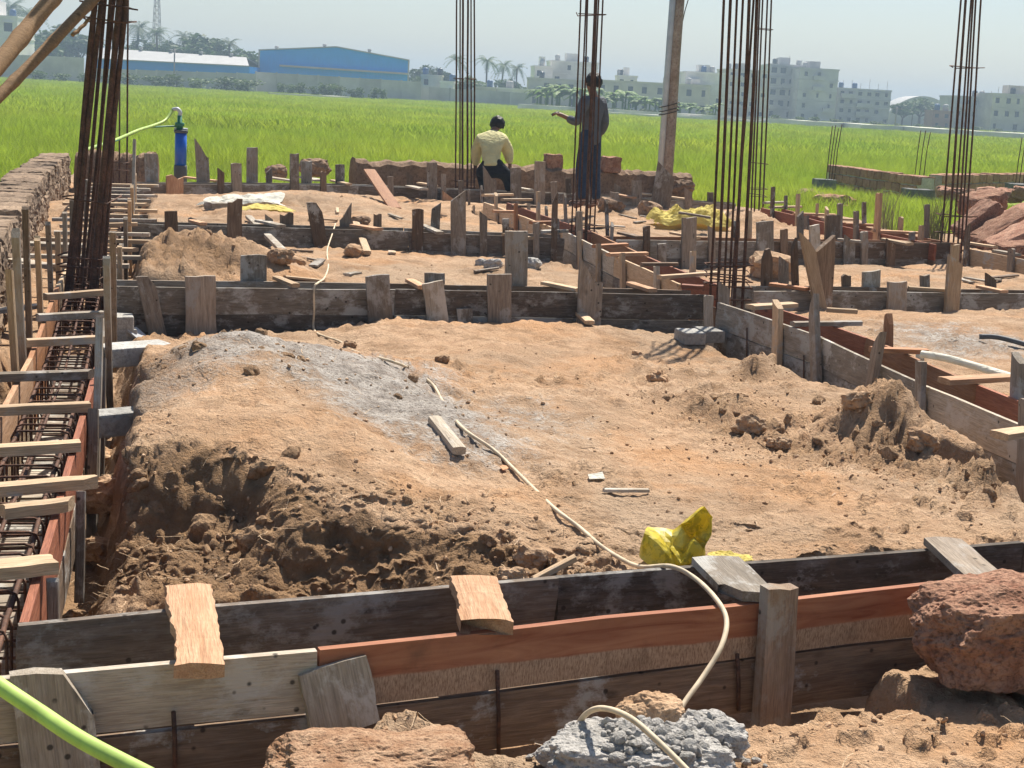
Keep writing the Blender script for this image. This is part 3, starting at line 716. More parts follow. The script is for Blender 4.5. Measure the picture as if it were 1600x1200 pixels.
# bracing planks on the outer side
for x0, y0, x1, y1, z, w, m in ((40,380,130,384,.05,.16,M_PALE),(22,406,98,420,.0,.13,M_PALE),(-20,488,60,478,-.1,.08,M_PALE)):
    flat_piece(fl, G(x0, y0, z), G(x1, y1, z), w, .03, m, 'brace')

# --- second cross beam
f2 = formwork('grey cement-stained cross-beam formwork behind the big mound', X2_F, .35, [[M_GREY, M_DARK, M_GREY], [M_DARK, M_GREY]], [[M_STAKE, M_BROWN], [M_DARK]])
for x0, y0, x1, y1, w, off, m, tp, t, tl in (
        (226,430,245,520,27,-.03,M_STAKE,'notch',.03,0),(313,431,314,520,47,-.03,M_STAKE,'flat',.04,0),(396,398,396,470,41,.38,M_GREY,'flat',.035,0),(589,430,594,496,38,-.03,M_STAKE,'flat',.04,0),
        (676,441,684,500,33,-.05,M_PALE,'flat',.035,0),(679,426,679,470,32,.38,M_STAKE,'flat',.035,0),(780,428,780,496,38,-.03,M_STAKE,'flat',.04,0),(807,361,806,470,36,.39,M_STAKE,'flat',.05,0),
        (924,402,919,515,38,-.035,M_STAKE,'pointl',.05,0),(1131,440,1130,560,16,-.05,M_STAKE,'slant',.05,0),(726,482,727,500,25,-.02,M_GREY,'flat',.03,0),(1107,462,1107,530,16,-.03,M_PALE,'flat',.02,0)):
    stake(f2, X2_F, off, x0, y0, x1, y1, w, m, tp, t, LO)
for x0, y0, x1, y1, w, m in ((850,442,905,453,.07,M_SAP),(432,434,462,446,.06,M_SAP),(985,443,1020,454,.08,M_FRESH),(640,438,660,449,.07,M_FRESH)):
    flat_piece(f2, G(x0, y0, .018), G(x1, y1, .018), w, .03, m)
f2r = formwork('grey cement-stained cross-beam formwork at the right edge, behind the ash-covered soil', X2R_F, .35, [[M_GREY, M_GREY], [M_DARK, M_GREY]], [[M_STAKE, M_BROWN], [M_DARK]])
for x0, y0, x1, y1, w, off, m, tp, t in ((1402,440,1398,528,32,-.03,M_STAKE,'flat',.04),(1493,397,1485,506,24,-.04,M_SAP,'slant',.045),(1361,423,1360,470,30,.38,M_PALE,'flat',.035),
        (1289,368,1283,500,33,-.05,M_BROWN,'slant2',.06),(1258,360,1274,440,20,-.08,M_SAP,'pointl',.04),(1199,388,1198,440,18,.40,M_BROWN,'point',.035),(1493,382,1490,420,14,.39,M_SAP,'flat',.03)):
    stake(f2r, X2R_F, off, x0, y0, x1, y1, w, m, tp, t, LO)
for x0, y0, x1, y1, w, m in ((1420,450,1500,455,.06,M_SAP),(1530,448,1570,456,.08,M_FRESH),(1205,444,1262,452,.09,M_ORANGE)):
    flat_piece(f2r, G(x0, y0, .018), G(x1, y1, .018), w, .03, m)

# --- third cross beam
f3 = formwork('dark timber cross-beam formwork behind the second heap, many crooked stakes along it', X3_F, .35, [[M_GREY, M_DARK], [M_DARK, M_GREY]], [[M_STAKE], [M_DARK]])
for x0, y0, x1, y1, w, off, m, tp, t in ((367,310,366,378,23,-.03,M_BROWN,'jag',.04),(267,330,268,372,20,-.03,M_BROWN,'flat',.035),(490,315,500,380,22,-.03,M_BROWN,'notch',.04),(540,317,540,355,18,.38,M_STAKE,'pointr',.03),
        (448,330,448,352,21,.38,M_BROWN,'jag',.04),(653,322,652,388,18,-.03,M_BROWN,'jag',.035),(682,316,680,358,14,.38,M_STAKE,'slant2',.03),(716,297,716,402,23,-.04,M_STAKE,'slant2',.045),
        (868,300,864,420,9,-.04,M_BROWN,'pointr',.03),(905,330,905,390,10,-.04,M_STAKE,'flat',.04)):
    stake(f3, X3_F, off, x0, y0, x1, y1, w, m, tp, t, LO)
for x0, y0, x1, y1, w, m in ((405,345,440,353,.10,M_PALE),(552,352,592,358,.12,M_FRESH),(660,352,688,364,.08,M_PALE),(300,345,318,350,.08,M_FRESH),(788,366,830,372,.08,M_SAP)):
    flat_piece(f3, G(x0, y0, .02), G(x1, y1, .02), w, .03, m)
f3r = formwork('red and grey cross-beam formwork right of the middle columns', X3R_F, .35, [[M_GREY, M_BROWN, M_ORANGE], [M_DARK, M_GREY]], [[M_ORANGE], [M_DARK]])
for x0, y0, x1, y1, w, off, m, tp, t in ((1077,340,1075,424,25,-.03,M_STAKE,'flat',.04),(1195,346,1196,415,30,-.03,M_GREY,'flat',.035),(1272,352,1275,420,18,-.03,M_PALE,'flat',.035),(1328,366,1326,422,20,-.03,M_GREY,'slant',.035),
        (1034,380,1034,440,14,-.2,M_STAKE,'flat',.04),(1302,336,1300,365,26,.4,M_BROWN,'flat',.04),(1312,318,1312,345,8,.4,M_STAKE,'flat',.03)):
    stake(f3r, X3R_F, off, x0, y0, x1, y1, w, m, tp, t, LO)
for x0, y0, x1, y1, w, m in ((1380,374,1420,382,.07,M_SAP),(970,364,1000,371,.1,M_BROWN),(1050,364,1090,372,.07,M_SAP),(1310,374,1345,378,.06,M_PALE)):
    flat_piece(f3r, G(x0, y0, .02), G(x1, y1, .02), w, .03, m)

# --- fourth cross beam, at the back of the site
f4 = formwork('farthest cross-beam formwork, along the back of the site in front of the mud wall', X4_F, .35, [[M_GREY, M_DARK, M_GREY], [M_DARK]], [[M_STAKE, M_PALE], [M_DARK]])
for x0, y0, x1, y1, w, off, m, tp, t in ((236,240,237,280,20,.38,M_GREY,'flat',.04),(314,216,317,276,21,.38,M_STAKE,'pointl',.04),(394,230,394,285,18,.40,M_STAKE,'flat',.04),(273,271,273,310,28,-.03,M_FRESH,'jag',.04),
        (369,255,370,295,17,-.03,M_STAKE,'flat',.04),(460,240,460,292,15,-.03,M_STAKE,'flat',.04),(479,252,479,285,18,.38,M_GREY,'flat',.035),(531,257,531,290,15,.38,M_GREY,'flat',.035),
        (675,254,675,300,16,-.03,M_STAKE,'flat',.04),(700,298,699,330,17,-.25,M_FRESH,'slant',.035),(764,258,766,305,20,-.03,M_STAKE,'pointl',.05),(844,252,843,305,17,-.03,M_STAKE,'flat',.045),(806,262,806,305,17,-.05,M_STAKE,'flat',.04),
        (995,282,995,312,16,-.02,M_STAKE,'flat',.04),(1043,254,1030,328,30,-.15,M_STAKE,'slant',.06),(905,262,902,320,11,-.03,M_BROWN,'flat',.04),(693,272,693,310,8,-.03,M_STAKE,'flat',.03),(932,240,930,310,9,.1,M_PALE,'flat',.05),
        (960,300,958,325,14,-.3,M_STAKE,'flat',.04)):
    stake(f4, X4_F, off, x0, y0, x1, y1, w, m, tp, t, LO)
for x0, y0, x1, y1, w, m in ((290,277,340,283,.10,M_FRESH),(420,277,460,283,.12,M_PALE),(475,277,500,282,.2,M_PALE),(520,282,545,288,.1,M_SAP),(640,291,662,296,.14,M_PALE),(655,286,680,290,.1,M_SAP),(800,292,830,297,.1,M_PALE),(1000,302,1080,312,.1,M_SAP),(960,303,990,309,.1,M_FRESH)):
    flat_piece(f4, G(x0, y0, .02), G(x1, y1, .02), w, .03, m)

# --- right long beam
fr = formwork('cement-splashed long beam formwork on the right with orange-red inner boards', RL_L, .35, [[M_GREY, M_PALE, M_PALE, M_GREY], [M_GREY, M_GREY]], [[M_RED, M_ORANGE, M_RED, M_ORANGE], [M_BROWN]])
for x0, y0, x1, y1, z, w, m in ((1172,480,1240,476,.02,.10,M_SAP),(1238,506,1345,505,.02,.06,M_STAKE),(1360,546,1447,549,.02,.07,M_ORANGE),(1474,595,1578,590,.02,.10,M_FRESH),(1292,484,1340,487,.02,.05,M_SAP),(1560,680,1640,670,.02,.1,M_SAP)):
    flat_piece(fr, G(x0, y0, z), G(x1, y1, z), w, .035, m)
for x0, y0, x1, y1, w, off, m, tp, t in ((1216,468,1214,545,19,-.03,M_SAP,'slant',.05),(1271,460,1275,585,18,-.04,M_STAKE,'pointr',.05),(1376,515,1362,600,24,-.04,M_STAKE,'pointr',.05),(1388,490,1388,560,20,.39,M_ORANGE,'point',.04),
        (1439,565,1438,625,20,-.03,M_STAKE,'flat',.04),(1592,550,1590,620,24,.40,M_GREY,'slant',.05),(1604,622,1600,780,26,-.04,M_STAKE,'flat',.05)):
    stake(fr, RL_L, off, x0, y0, x1, y1, w, m, tp, t, LO)
ln = offset(RL_L, -.012)
for x, y0, y1 in ((1167,512,560),(1256,555,600)):
    a, _ = plane_hit(x, y0, ln); b, _ = plane_hit(x, y1, ln); bar(fr, [b, a], .006)

# --- middle long beam
fm = formwork('middle long beam formwork between the bare columns, pale boards and red cross battens', MID_L, .35, [[M_SAP, M_PALE, M_SAP], [M_DARK, M_PALE]], [[M_RED, M_ORANGE, M_RED], [M_BROWN]])
for x0, y0, x1, y1, z, w, m in ((930,385,978,382,.02,.08,M_ORANGE),(950,398,1010,396,.02,.07,M_FRESH),(1002,413,1058,413,.02,.05,M_BROWN),(1030,433,1120,427,.02,.06,M_SAP),(1065,447,1100,449,.02,.08,M_RED),
        (770,330,806,331,.02,.07,M_FRESH),(800,322,840,323,.02,.07,M_BROWN),(785,312,830,312,.02,.08,M_SAP),(830,348,870,347,.02,.07,M_ORANGE),(755,305,800,304,.02,.07,M_SAP),(845,362,885,361,.02,.08,M_PALE)):
    flat_piece(fm, G(x0, y0, z), G(x1, y1, z), w, .035, m)
for x0, y0, x1, y1, w, off, m, tp, t in ((841,300,841,364,10,-.03,M_SAP,'flat',.04),(806,318,806,362,11,-.03,M_ORANGE,'flat',.04),(853,322,855,350,8,.4,M_STAKE,'point',.03),(882,302,885,360,9,.39,M_STAKE,'point',.03),(935,381,935,425,14,-.03,M_SAP,'flat',.045),
        (972,396,973,446,13,-.03,M_SAP,'flat',.045),(1026,416,1026,452,13,-.03,M_PALE,'flat',.045),(1083,393,1082,430,14,.4,M_SAP,'flat',.045),(947,312,950,385,9,.5,M_BROWN,'point',.03),(957,347,955,382,10,.42,M_STAKE,'slant',.03),
        (775,300,775,345,9,-.03,M_SAP,'slant',.04),(752,290,753,325,9,.38,M_STAKE,'point',.03),(733,297,733,330,7,.1,M_STAKE,'flat',.03),(740,322,741,345,7,-.04,M_SAP,'flat',.03)):
    stake(fm, MID_L, off, x0, y0, x1, y1, w, m, tp, t, LO)

# --- right far long beams
frr = formwork('red-boarded long beam formwork beside the grass on the far right', RR_L, .35, [[M_RED, M_RED], [M_BROWN]], [[M_RED, M_ORANGE], [M_BROWN]])
for x0, y0, x1, y1, w, off, m, tp, t in ((1208,292,1206,348,10,-.03,M_BROWN,'flat',.04),(1247,303,1245,364,9,-.03,M_SAP,'flat',.04),(1277,318,1276,340,7,.38,M_SAP,'flat',.03),(1313,316,1311,375,11,-.03,M_BROWN,'jag',.04),
        (1374,302,1369,378,14,-.03,M_FRESH,'flat',.045),(1449,320,1447,378,10,.39,M_STAKE,'flat',.04),(1440,352,1438,378,10,.2,M_SAP,'flat',.04),(1258,338,1258,372,24,-.05,M_STAKE,'flat',.03)):
    stake(frr, RR_L, off, x0, y0, x1, y1, w, m, tp, t, LO)
for x0, y0, x1, y1, z, w, m in ((1205,324,1250,323,.02,.08,M_SAP),(1240,334,1305,336,.02,.07,M_FRESH),(1285,342,1335,343,.02,.07,M_SAP),(1320,350,1368,352,.02,.08,M_ORANGE),(1362,361,1440,364,.02,.08,M_FRESH),(1380,374,1424,381,.02,.08,M_SAP),(1195,317,1225,316,.02,.08,M_PALE)):
    flat_piece(frr, G(x0, y0, z), G(x1, y1, z), w, .035, m)
ffr = formwork('pale new-board formwork at the right edge beside the heap of laterite slabs', FR_L, .35, [[M_SAP, M_FRESH], [M_SAP]], [[M_ORANGE], [M_BROWN]])
for x0, y0, x1, y1, w, off, m, tp, t in ((1512,350,1509,430,10,-.03,M_BROWN,'pointr',.04),(1581,389,1578,440,14,-.03,M_STAKE,'flat',.04)):
    stake(ffr, FR_L, off, x0, y0, x1, y1, w, m, tp, t, LO)
flat_piece(ffr, G(1515, 380, .02), G(1555, 386, .02), .08, .03, M_SAP); flat_piece(ffr, G(1556, 392, .02), G(1590, 398, .02), .1, .03, M_PALE)

# --- more short crooked stakes along the middle and far rows
def extra(par, line, specs):
    for x0, y0, x1, y1, w, off, m, tp in specs: stake(par, line, off, x0, y0, x1, y1, w, m, tp, R.uniform(.028, .045), LO)
extra(f3, X3_F, ((300,338,301,372,13,.38,M_STAKE,'jag'),(420,334,421,352,12,.38,M_STAKE,'slant'),(590,332,590,352,12,.38,M_BROWN,'jag'),(755,330,755,385,12,-.03,M_STAKE,'slant'),(790,342,790,388,11,-.03,M_BROWN,'flat'),(225,336,226,372,12,.38,M_BROWN,'flat'),(838,346,838,392,10,-.03,M_STAKE,'jag')))
extra(f4, X4_F, ((345,262,345,292,11,-.03,M_BROWN,'slant'),(420,262,421,292,10,.38,M_STAKE,'slant2'),(505,266,505,294,10,-.03,M_BROWN,'jag'),(585,272,585,300,12,.38,M_STAKE,'flat'),(610,276,611,304,9,-.03,M_STAKE,'flat'),(640,268,640,300,10,.39,M_BROWN,'slant'),(720,282,720,308,8,-.03,M_STAKE,'flat'),(865,282,866,312,10,-.03,M_STAKE,'jag'),(888,278,888,316,9,.3,M_BROWN,'flat'),(1075,292,1076,322,12,-.03,M_STAKE,'slant'),(1110,300,1110,326,10,.38,M_BROWN,'flat'),(965,286,965,312,10,.38,M_STAKE,'slant')))
extra(f3r, X3R_F, ((1010,352,1010,400,11,-.03,M_BROWN,'jag'),(1112,352,1112,405,12,-.03,M_STAKE,'slant'),(1150,345,1150,372,12,.39,M_BROWN,'flat'),(1225,356,1225,412,13,-.03,M_BROWN,'jag'),(1350,362,1350,420,12,-.03,M_STAKE,'flat'),(1392,372,1390,425,16,-.03,M_BROWN,'slant'),(1425,362,1425,385,10,.39,M_STAKE,'flat'),(1250,330,1250,362,11,.4,M_STAKE,'slant2'),(1170,328,1170,355,9,.39,M_SAP,'flat')))
extra(fm, MID_L, ((870,340,871,392,9,-.03,M_STAKE,'jag'),(905,362,906,412,11,-.03,M_SAP,'flat'),(1000,392,1000,425,11,.40,M_BROWN,'jag'),(1048,412,1048,445,12,.40,M_STAKE,'slant'),(918,352,919,385,10,.40,M_STAKE,'flat'),(826,318,827,345,8,.39,M_SAP,'flat')))
extra(f2r, X2R_F, ((1225,400,1224,450,16,.39,M_STAKE,'slant'),(1322,428,1322,452,14,.39,M_BROWN,'jag'),(1445,430,1445,455,16,.39,M_STAKE,'flat'),(1548,425,1548,455,18,.39,M_BROWN,'slant'),(1240,372,1243,450,10,.2,M_BROWN,'pointr')))
extra(frr, RR_L, ((1228,306,1227,352,8,.38,M_STAKE,'flat'),(1292,322,1291,370,9,-.03,M_SAP,'slant'),(1338,330,1337,378,10,-.03,M_STAKE,'flat'),(1408,338,1406,380,10,.38,M_SAP,'jag'),(1350,316,1350,352,8,.38,M_BROWN,'flat')))
extra(fl, LEFT_R, ((176,360,177,440,9,RS,M_STAKE,'slant'),(146,640,144,760,12,RS,M_STAKE,'flat'),(90,360,92,450,9,LS,M_SAP,'slant'),(112,312,113,395,7,LS,M_STAKE,'flat'),(24,360,30,470,13,LS,M_STAKE,'slant2')))

# ------------------------------------------------------------------ reinforcement
def rebar_column(label, base, px_list, ytop, ties, rad, hgt=3.6, seed=1, group='reinforcement columns', tier=(), tierad=.006):
    """column of upright bars; px_list: (x at the foot, y foot, x at the picture's top edge, distance offset)"""
    r = random.Random(seed)
    e = empty('rebar_column', Vector((base[0], base[1], -.45)), label, 'reinforcement', group)
    tops = []
    for (xb, yb, xt, dy, rr) in px_list:
        a = D(xb, yb, base[1] + dy); b = D(xt, ytop, base[1] + dy * .6)
        d = (b - a) / (b.z - a.z); p0 = a + d * (-.45 - a.z); p1 = a + d * (hgt - a.z)
        mids = [p0.lerp(p1, t) + Vector((r.uniform(-.006, .006), r.uniform(-.006, .006), 0)) for t in (.25, .5, .75)]
        bar(e, spline([p0, *mids, p1], 3), rr, n=6); tops.append((p0, p1))
    for zt in ties:
        pts = [p0.lerp(p1, (zt - p0.z) / (p1.z - p0.z)) for p0, p1 in tops]
        c = sum(pts, Vector()) / len(pts)
        hx = max(abs(p.x - c.x) for p in pts) + rad + .006; hy = max(abs(p.y - c.y) for p in pts) + rad + .006
        q = [c + Vector((-hx, -hy, r.uniform(-.02, .02))), c + Vector((hx, -hy, r.uniform(-.02, .02))), c + Vector((hx, hy, r.uniform(-.02, .02))), c + Vector((-hx, hy, r.uniform(-.02, .02)))]
        q.append(q[0] + Vector((-.02, .01, .01)))
        bar(e, q, tierad, name='tie')
    return e
S = .16
rebar_column('thick leaning bundle of rusty column bars beside the bamboo props at left', (-2.95, 10.2),
    [(106,430,150,-S,.021),(113,430,158,-S,.019),(128,430,163,0,.013),(121,430,151,S,.013),(146,430,187,-S,.022),(153,430,197,-S+.03,.020),(139,430,172,S,.014),(160,430,183,S,.012),(133,430,178,.05,.012),(164,410,192,S,.012)], 0,
    [-.3,-.12,.02,.09,.16,.55,1.75,1.85], .02, seed=2)
rebar_column('thin rusty column bars far behind the thick leaning bundle at left', (-5.35, 20.6),
    [(177,262,176,-.1,.012),(187,262,188,-.1,.012),(198,262,200,.1,.013)], 0, [-.1,.1,.2], .01, seed=3)
rebar_column('slim bundle of dark column bars beside the squatting man in yellow', (-.78, 22.6),
    [(712,290,714,-.14,.013),(718,290,719,-.14,.012),(723,290,723,.12,.016),(730,290,731,-.14,.017),(736,290,736,.12,.012),(741,290,741,.1,.012)], 0, [-.1,.0,.1,1.62,2.9], .013, seed=4)
rebar_column('column bars standing in front of the man in the grey shirt', (.62, 16.2),
    [(893,360,907,-.14,.010),(900,360,915,-.14,.010),(906,360,919,.1,.010),(916,360,931,-.14,.017),(921,360,936,.1,.010),(928,360,942,.12,.010),(915,360,929,-.1,.012)], 0, [.0,.07,.3,2.3], .012, seed=5)
c4 = rebar_column('nearest tall column of rusty bars right of the middle', (1.63, 11.75),
    [(1111,430,1132,-.14,.011),(1123,430,1142,-.14,.013),(1132,430,1152,.12,.010),(1140,430,1160,.12,.010),(1150,430,1171,-.14,.014),(1162,430,1183,-.1,.014),(1146,430,1177,.1,.010)], 0, [-.1,.02,.06,.12,.18,2.25,2.3], .014, seed=6)
rebar_column('thin column bars seen just behind the nearest tall column', (3.75, 23.0),
    [(1175,300,1187,-.12,.014),(1180,300,1192,.12,.013),(1187,300,1199,-.1,.014),(1193,300,1205,.1,.013)], 0, [.1,.2,.6,2.6], .014, seed=7)
rebar_column('tapering column of bars at the right in front of the laterite wall', (5.18, 17.4),
    [(1471,380,1502,-.12,.011),(1481,380,1509,-.12,.015),(1490,380,1518,.1,.011),(1497,380,1521,-.1,.012),(1503,380,1525,.12,.011),(1508,380,1533,.05,.011)], 0, [-.1,.1,.3,2.0], .013, seed=8)
def far_starters(label, pts, h):
    e = empty('starter_bars', pts[0], label, 'reinforcement', 'starter bars in the neighbouring plot')
    for i, p in enumerate(pts):
        bar(e, [Vector(p) - Vector((0, 0, .3)), Vector(p) + Vector((.012, 0, h * .5)), Vector(p) + Vector((.03 + .01 * i, 0, h * R.uniform(.95, 1.05)))], .011, n=5)
far_starters('four thin starter bars at the left end of the laterite block wall', [D(1291 + 4.2 * i, 278, 33.6 + .2 * (i % 2)) for i in range(4)], 1.15)
far_starters('three thin starter bars rising behind the laterite block wall', [D(1430 + 7 * i, 268, 34.5 + .2 * (i % 2)) for i in range(3)], .95)
far_starters('thin starter bars at the right edge beyond the laterite wall', [D(1586 + 6 * i, 290, 33 + .2 * (i % 2)) for i in range(3)], 1.1)

# cage lying in the left beam
cage = empty('beam_rebar_cage', Vector((-1.4, 3.6, -.45)), 'rusty rebar cage lying inside the left beam formwork', 'reinforcement')
cl = offset([(-.98, 2.65)] + LEFT_R, LEFT_W / 2)
pl = spline([Vector((*p, 0)) for p in cl], 6)
for dx, dz, rr in ((-.10, -.065, .0085), (.0, -.06, .007), (.10, -.065, .0085), (-.10, -.30, .008), (.10, -.30, .008)):
    pts = []
    for i, p in enumerate(pl):
        t = (pl[min(i + 1, len(pl) - 1)] - pl[max(i - 1, 0)]).normalized(); n = Vector((t.y, -t.x, 0))
        pts.append(p + n * dx + Vector((R.uniform(-.004, .004), 0, dz + R.uniform(-.008, .008))))
    bar(cage, pts, rr)
q = []
hw, zt, zb, rc = .115, -.048, -.315, .03
for cx, cz, a0 in ((hw - rc, zt - rc, 0), (-hw + rc, zt - rc, 90), (-hw + rc, zb + rc, 180), (hw - rc, zb + rc, 270)):
    for k in range(3):
        a = math.radians(a0 + 45 * k); q.append(Vector((cx + rc * math.cos(a), 0, cz + rc * math.sin(a))))
q.append(q[0].copy()); stirrup_me = tube_mesh(q, .0048, 6, name='stirrup', cap=False); stirrup_me.materials.append(M_RUST)
acc = 0
for i in range(len(pl) - 1):
    a, b = pl[i], pl[i + 1]; L = (b - a).length
    while acc < L:
        p = a.lerp(b, acc / L); t = (b - a).normalized()
        t = (t + Vector((R.uniform(-.12, .12), R.uniform(-.12, .12), R.uniform(-.15, .1)))).normalized()
        n = Vector((t.y, -t.x, 0)).normalized(); u = n.cross(t)
        M = Matrix(((n.x, t.x, u.x, p.x), (n.y, t.y, u.y, p.y), (n.z, t.z, u.z, p.z + R.uniform(-.012, .012)), (0, 0, 0, 1)))
        obj('stirrup', stirrup_me, None, cage, M); acc += .155 + R.uniform(-.02, .02)
    acc -= L
# timber laid on the bottom of the left trench
for k in range(46):
    t = k / 46; y = 3.0 + t * 8; x = -1.22 - (y - 3.62) * .243 - .18
    o = None
slat = empty('trench_floor', Vector((-1.3, 3.2, -.47)), 'row of grey slats on the bottom of the left beam trench', 'slats')
for k in range(40):
    y = 2.9 + k * .17; x = -1.06 - (y - 2.97) * .243 - .18
    flat_piece(slat, (x - .15, y - .05, -.445), (x + .15, y + .03, -.445), .13, .02, R.choice([M_STAKE, M_PALE, M_GREY]), 'slat', segs=1)

M_DARKCONC = clod_mat('dark_concrete', (.13, .13, .13), (.22, .22, .21), (.08, .08, .08), 5.0)
M_CLODD = clod_mat('moist_clod', (.20, .12, .065), (.40, .26, .15), (.13, .08, .045), 12.0)
M_SOILBLK = clod_mat('orange_soil_block', (.36, .20, .11), (.56, .37, .235), (.24, .12, .07), 16.0)
# ------------------------------------------------------------------ stones, walls, loose things
_ico = {}
def ico(sub):
    if sub not in _ico:
        bm = bmesh.new(); bmesh.ops.create_icosphere(bm, subdivisions=sub, radius=1.0)
        _ico[sub] = ([v.co.copy() for v in bm.verts], [tuple(v.index for v in f.verts) for f in bm.faces]); bm.free()
    return _ico[sub]
def rock_mesh(size, seed, sub=2, boxy=.0, amp=.22, freq=1.6, fine=.0, smooth=False, pits=0.0):
    vs_, fs_ = ico(sub); o = Vector((seed * 7.13, seed * 3.7, seed * 1.9)); out = []
    mx = Vector(size)
    for v in vs_:
        p = v.copy()
        if boxy:
            m = max(abs(p.x), abs(p.y), abs(p.z)); q = p / m; p = p.lerp(q, boxy)
        d = 1 + amp * mnoise.noise(p * freq + o) + amp * .5 * mnoise.noise(p * freq * 2.3 + o)
        if fine: d += fine * mnoise.noise(p * freq * 7 + o) + fine * .6 * mnoise.noise(p * freq * 15 + o)
        if pits: d -= pits * max(0, mnoise.noise(p * freq * 11 + o * 2) - .12)
        p = p * d; out.append(Vector((p.x * mx.x, p.y * mx.y, p.z * mx.z)) * .5)
    return mesh('rock', out, fs_, smooth)
def block_mesh(size, seed, bev=.012, amp=.006, cuts=3):
    """squared block with worn edges"""
    bm = bmesh.new(); bmesh.ops.create_cube(bm, size=1.0)
    for v in bm.verts: v.co = Vector((v.co.x * size[0], v.co.y * size[1], v.co.z * size[2]))
    bmesh.ops.bevel(bm, geom=bm.edges[:], offset=bev, segments=2, affect='EDGES', profile=.6)
    if cuts: bmesh.ops.subdivide_edges(bm, edges=[e for e in bm.edges if e.calc_length() > bev * 4], cuts=cuts, use_grid_fill=True)
    for v in bm.verts: v.co += Vector((mnoise.noise(v.co * 9 + Vector((seed, 0, 0))), mnoise.noise(v.co * 9 + Vector((0, seed, 0))), mnoise.noise(v.co * 9 + Vector((0, 0, seed))))) * amp
    me = bpy.data.meshes.new('block'); bm.to_mesh(me); bm.free(); return me
def squared(name, label, cat, p, size, seed, mat, rz=0, rx=0, ry=0, group=None, **k):
    return tag(obj(name, block_mesh(size, seed, **k), mat, None, rot(Matrix.Translation(p), rx, ry, rz)), label, cat, group)
def g_soil(px, py, dz=0.0):
    z = -.1
    for _ in range(12):
        p = G(px, py, z); z = .5 * z + .5 * (height_at(p.x, p.y) + dz)
    p = G(px, py, z); return Vector((p.x, p.y, height_at(p.x, p.y) + dz))
def rot(M, rx=0, ry=0, rz=0):
    return M @ Matrix.Rotation(rz, 4, 'Z') @ Matrix.Rotation(ry, 4, 'Y') @ Matrix.Rotation(rx, 4, 'X')
def stone(name, label, cat, p, size, seed, mat, sub=3, boxy=.3, rx=0, ry=0, rz=0, group=None, **k):
    o = obj(name, rock_mesh(size, seed, sub, boxy, **k), mat, None, rot(Matrix.Translation(p), rx, ry, rz))
    return tag(o, label, cat, group)

# foreground
p = D(1545, 972, 4.05)
stone('laterite_stone', 'big pitted red laterite stone at the right end of the nearest formwork', 'stone', p + Vector((.06, 0, -.015)), (.56, .34, .275), 3, M_LATER, 6, .36, .05, -.06, .25, amp=.16, fine=.03, smooth=False, pits=.07)
p = D(585, 1178, 3.22)
stone('soil_block', 'crumbling orange soil block at the bottom edge below the leaning grey board', 'soil block', p + Vector((0, 0, -.06)), (.50, .28, .19), 9, M_SOILBLK, 6, .42, .0, .03, .3, amp=.16, fine=.03, smooth=False, pits=.08)
rb = empty('concrete_rubble', g_soil(1010, 1160), 'grey lump of broken concrete with pebbles under the end of the cream hose', 'rubble')
p = D(1000, 1182, 3.30); obj('lump', rock_mesh((.46, .27, .20), 5, 6, .25, .22, 1.6, .05), M_GRAVEL, rb, Matrix.Translation(p + Vector((0, .02, -.04))))
p2 = D(1105, 1138, 3.44); obj('lump', rock_mesh((.19, .16, .12), 8, 5, .25, .22, 1.8, .06), M_GRAVEL, rb, Matrix.Translation(p2 + Vector((0, 0, -.03))))
p3 = D(1020, 1105, 3.52); obj('soil_lump', rock_mesh((.17, .14, .12), 12, 5, .2, .25, 1.6, .06), M_CLOD, rb, Matrix.Translation(p3 + Vector((0, 0, -.03))))
def pebbles(name, par, centres, n, smin, smax, mat, sub=1, seed=3, sig=(.1, .1), zoff=0.0, on=None):
    r = random.Random(seed); v = []; f = []; vs_, fs_ = ico(sub)
    for i in range(n):
        c, sx, sy = r.choice(centres); x = c[0] + r.gauss(0, sx); y = c[1] + r.gauss(0, sy); s = smin * (smax / smin) ** (r.random() ** 1.7)
        z = on(x, y) if on else height_at(x, y)
        if z is None: continue
        M = Matrix.Rotation(r.uniform(0, 6.28), 3, (r.gauss(0, 1), r.gauss(0, 1), r.gauss(0, 1) + .01)); sc = Vector((r.uniform(.7, 1.3), r.uniform(.7, 1.3), r.uniform(.5, .9))) * s * .5
        b = len(v); o = Vector((r.random() * 50, 0, 0))
        for q in vs_:
            w = M @ Vector((q.x * sc.x, q.y * sc.y, q.z * sc.z)) * (1 + .3 * mnoise.noise(q * 1.7 + o)); v.append((x + w.x, y + w.y, z + w.z + s * .15 + zoff))
        f += [tuple(a + b for a in t) for t in fs_]
    o = obj(name, mesh(name, v, f), mat, par); o['kind'] = 'stuff'; return o
def on_lumps(x, y):
    best = height_at(x, y)
    for c, sx, sy, sz in ((p, .46, .27, .20), (p2, .19, .16, .12)):
        u = ((x - c.x) / (sx * .5)) ** 2 + ((y - c.y - (.02 if c is p else 0)) / (sy * .5)) ** 2
        if u < 1: best = max(best, c.z - .04 + sz * .5 * math.sqrt(1 - u))
    return best
pebbles('pebbles', rb, [(p, .11, .07), (p, .11, .07), (p2, .05, .05), ((p.x + .10, p.y), .08, .06)], 620, .010, .040, M_GRAVEL, 2, 4, on=on_lumps)

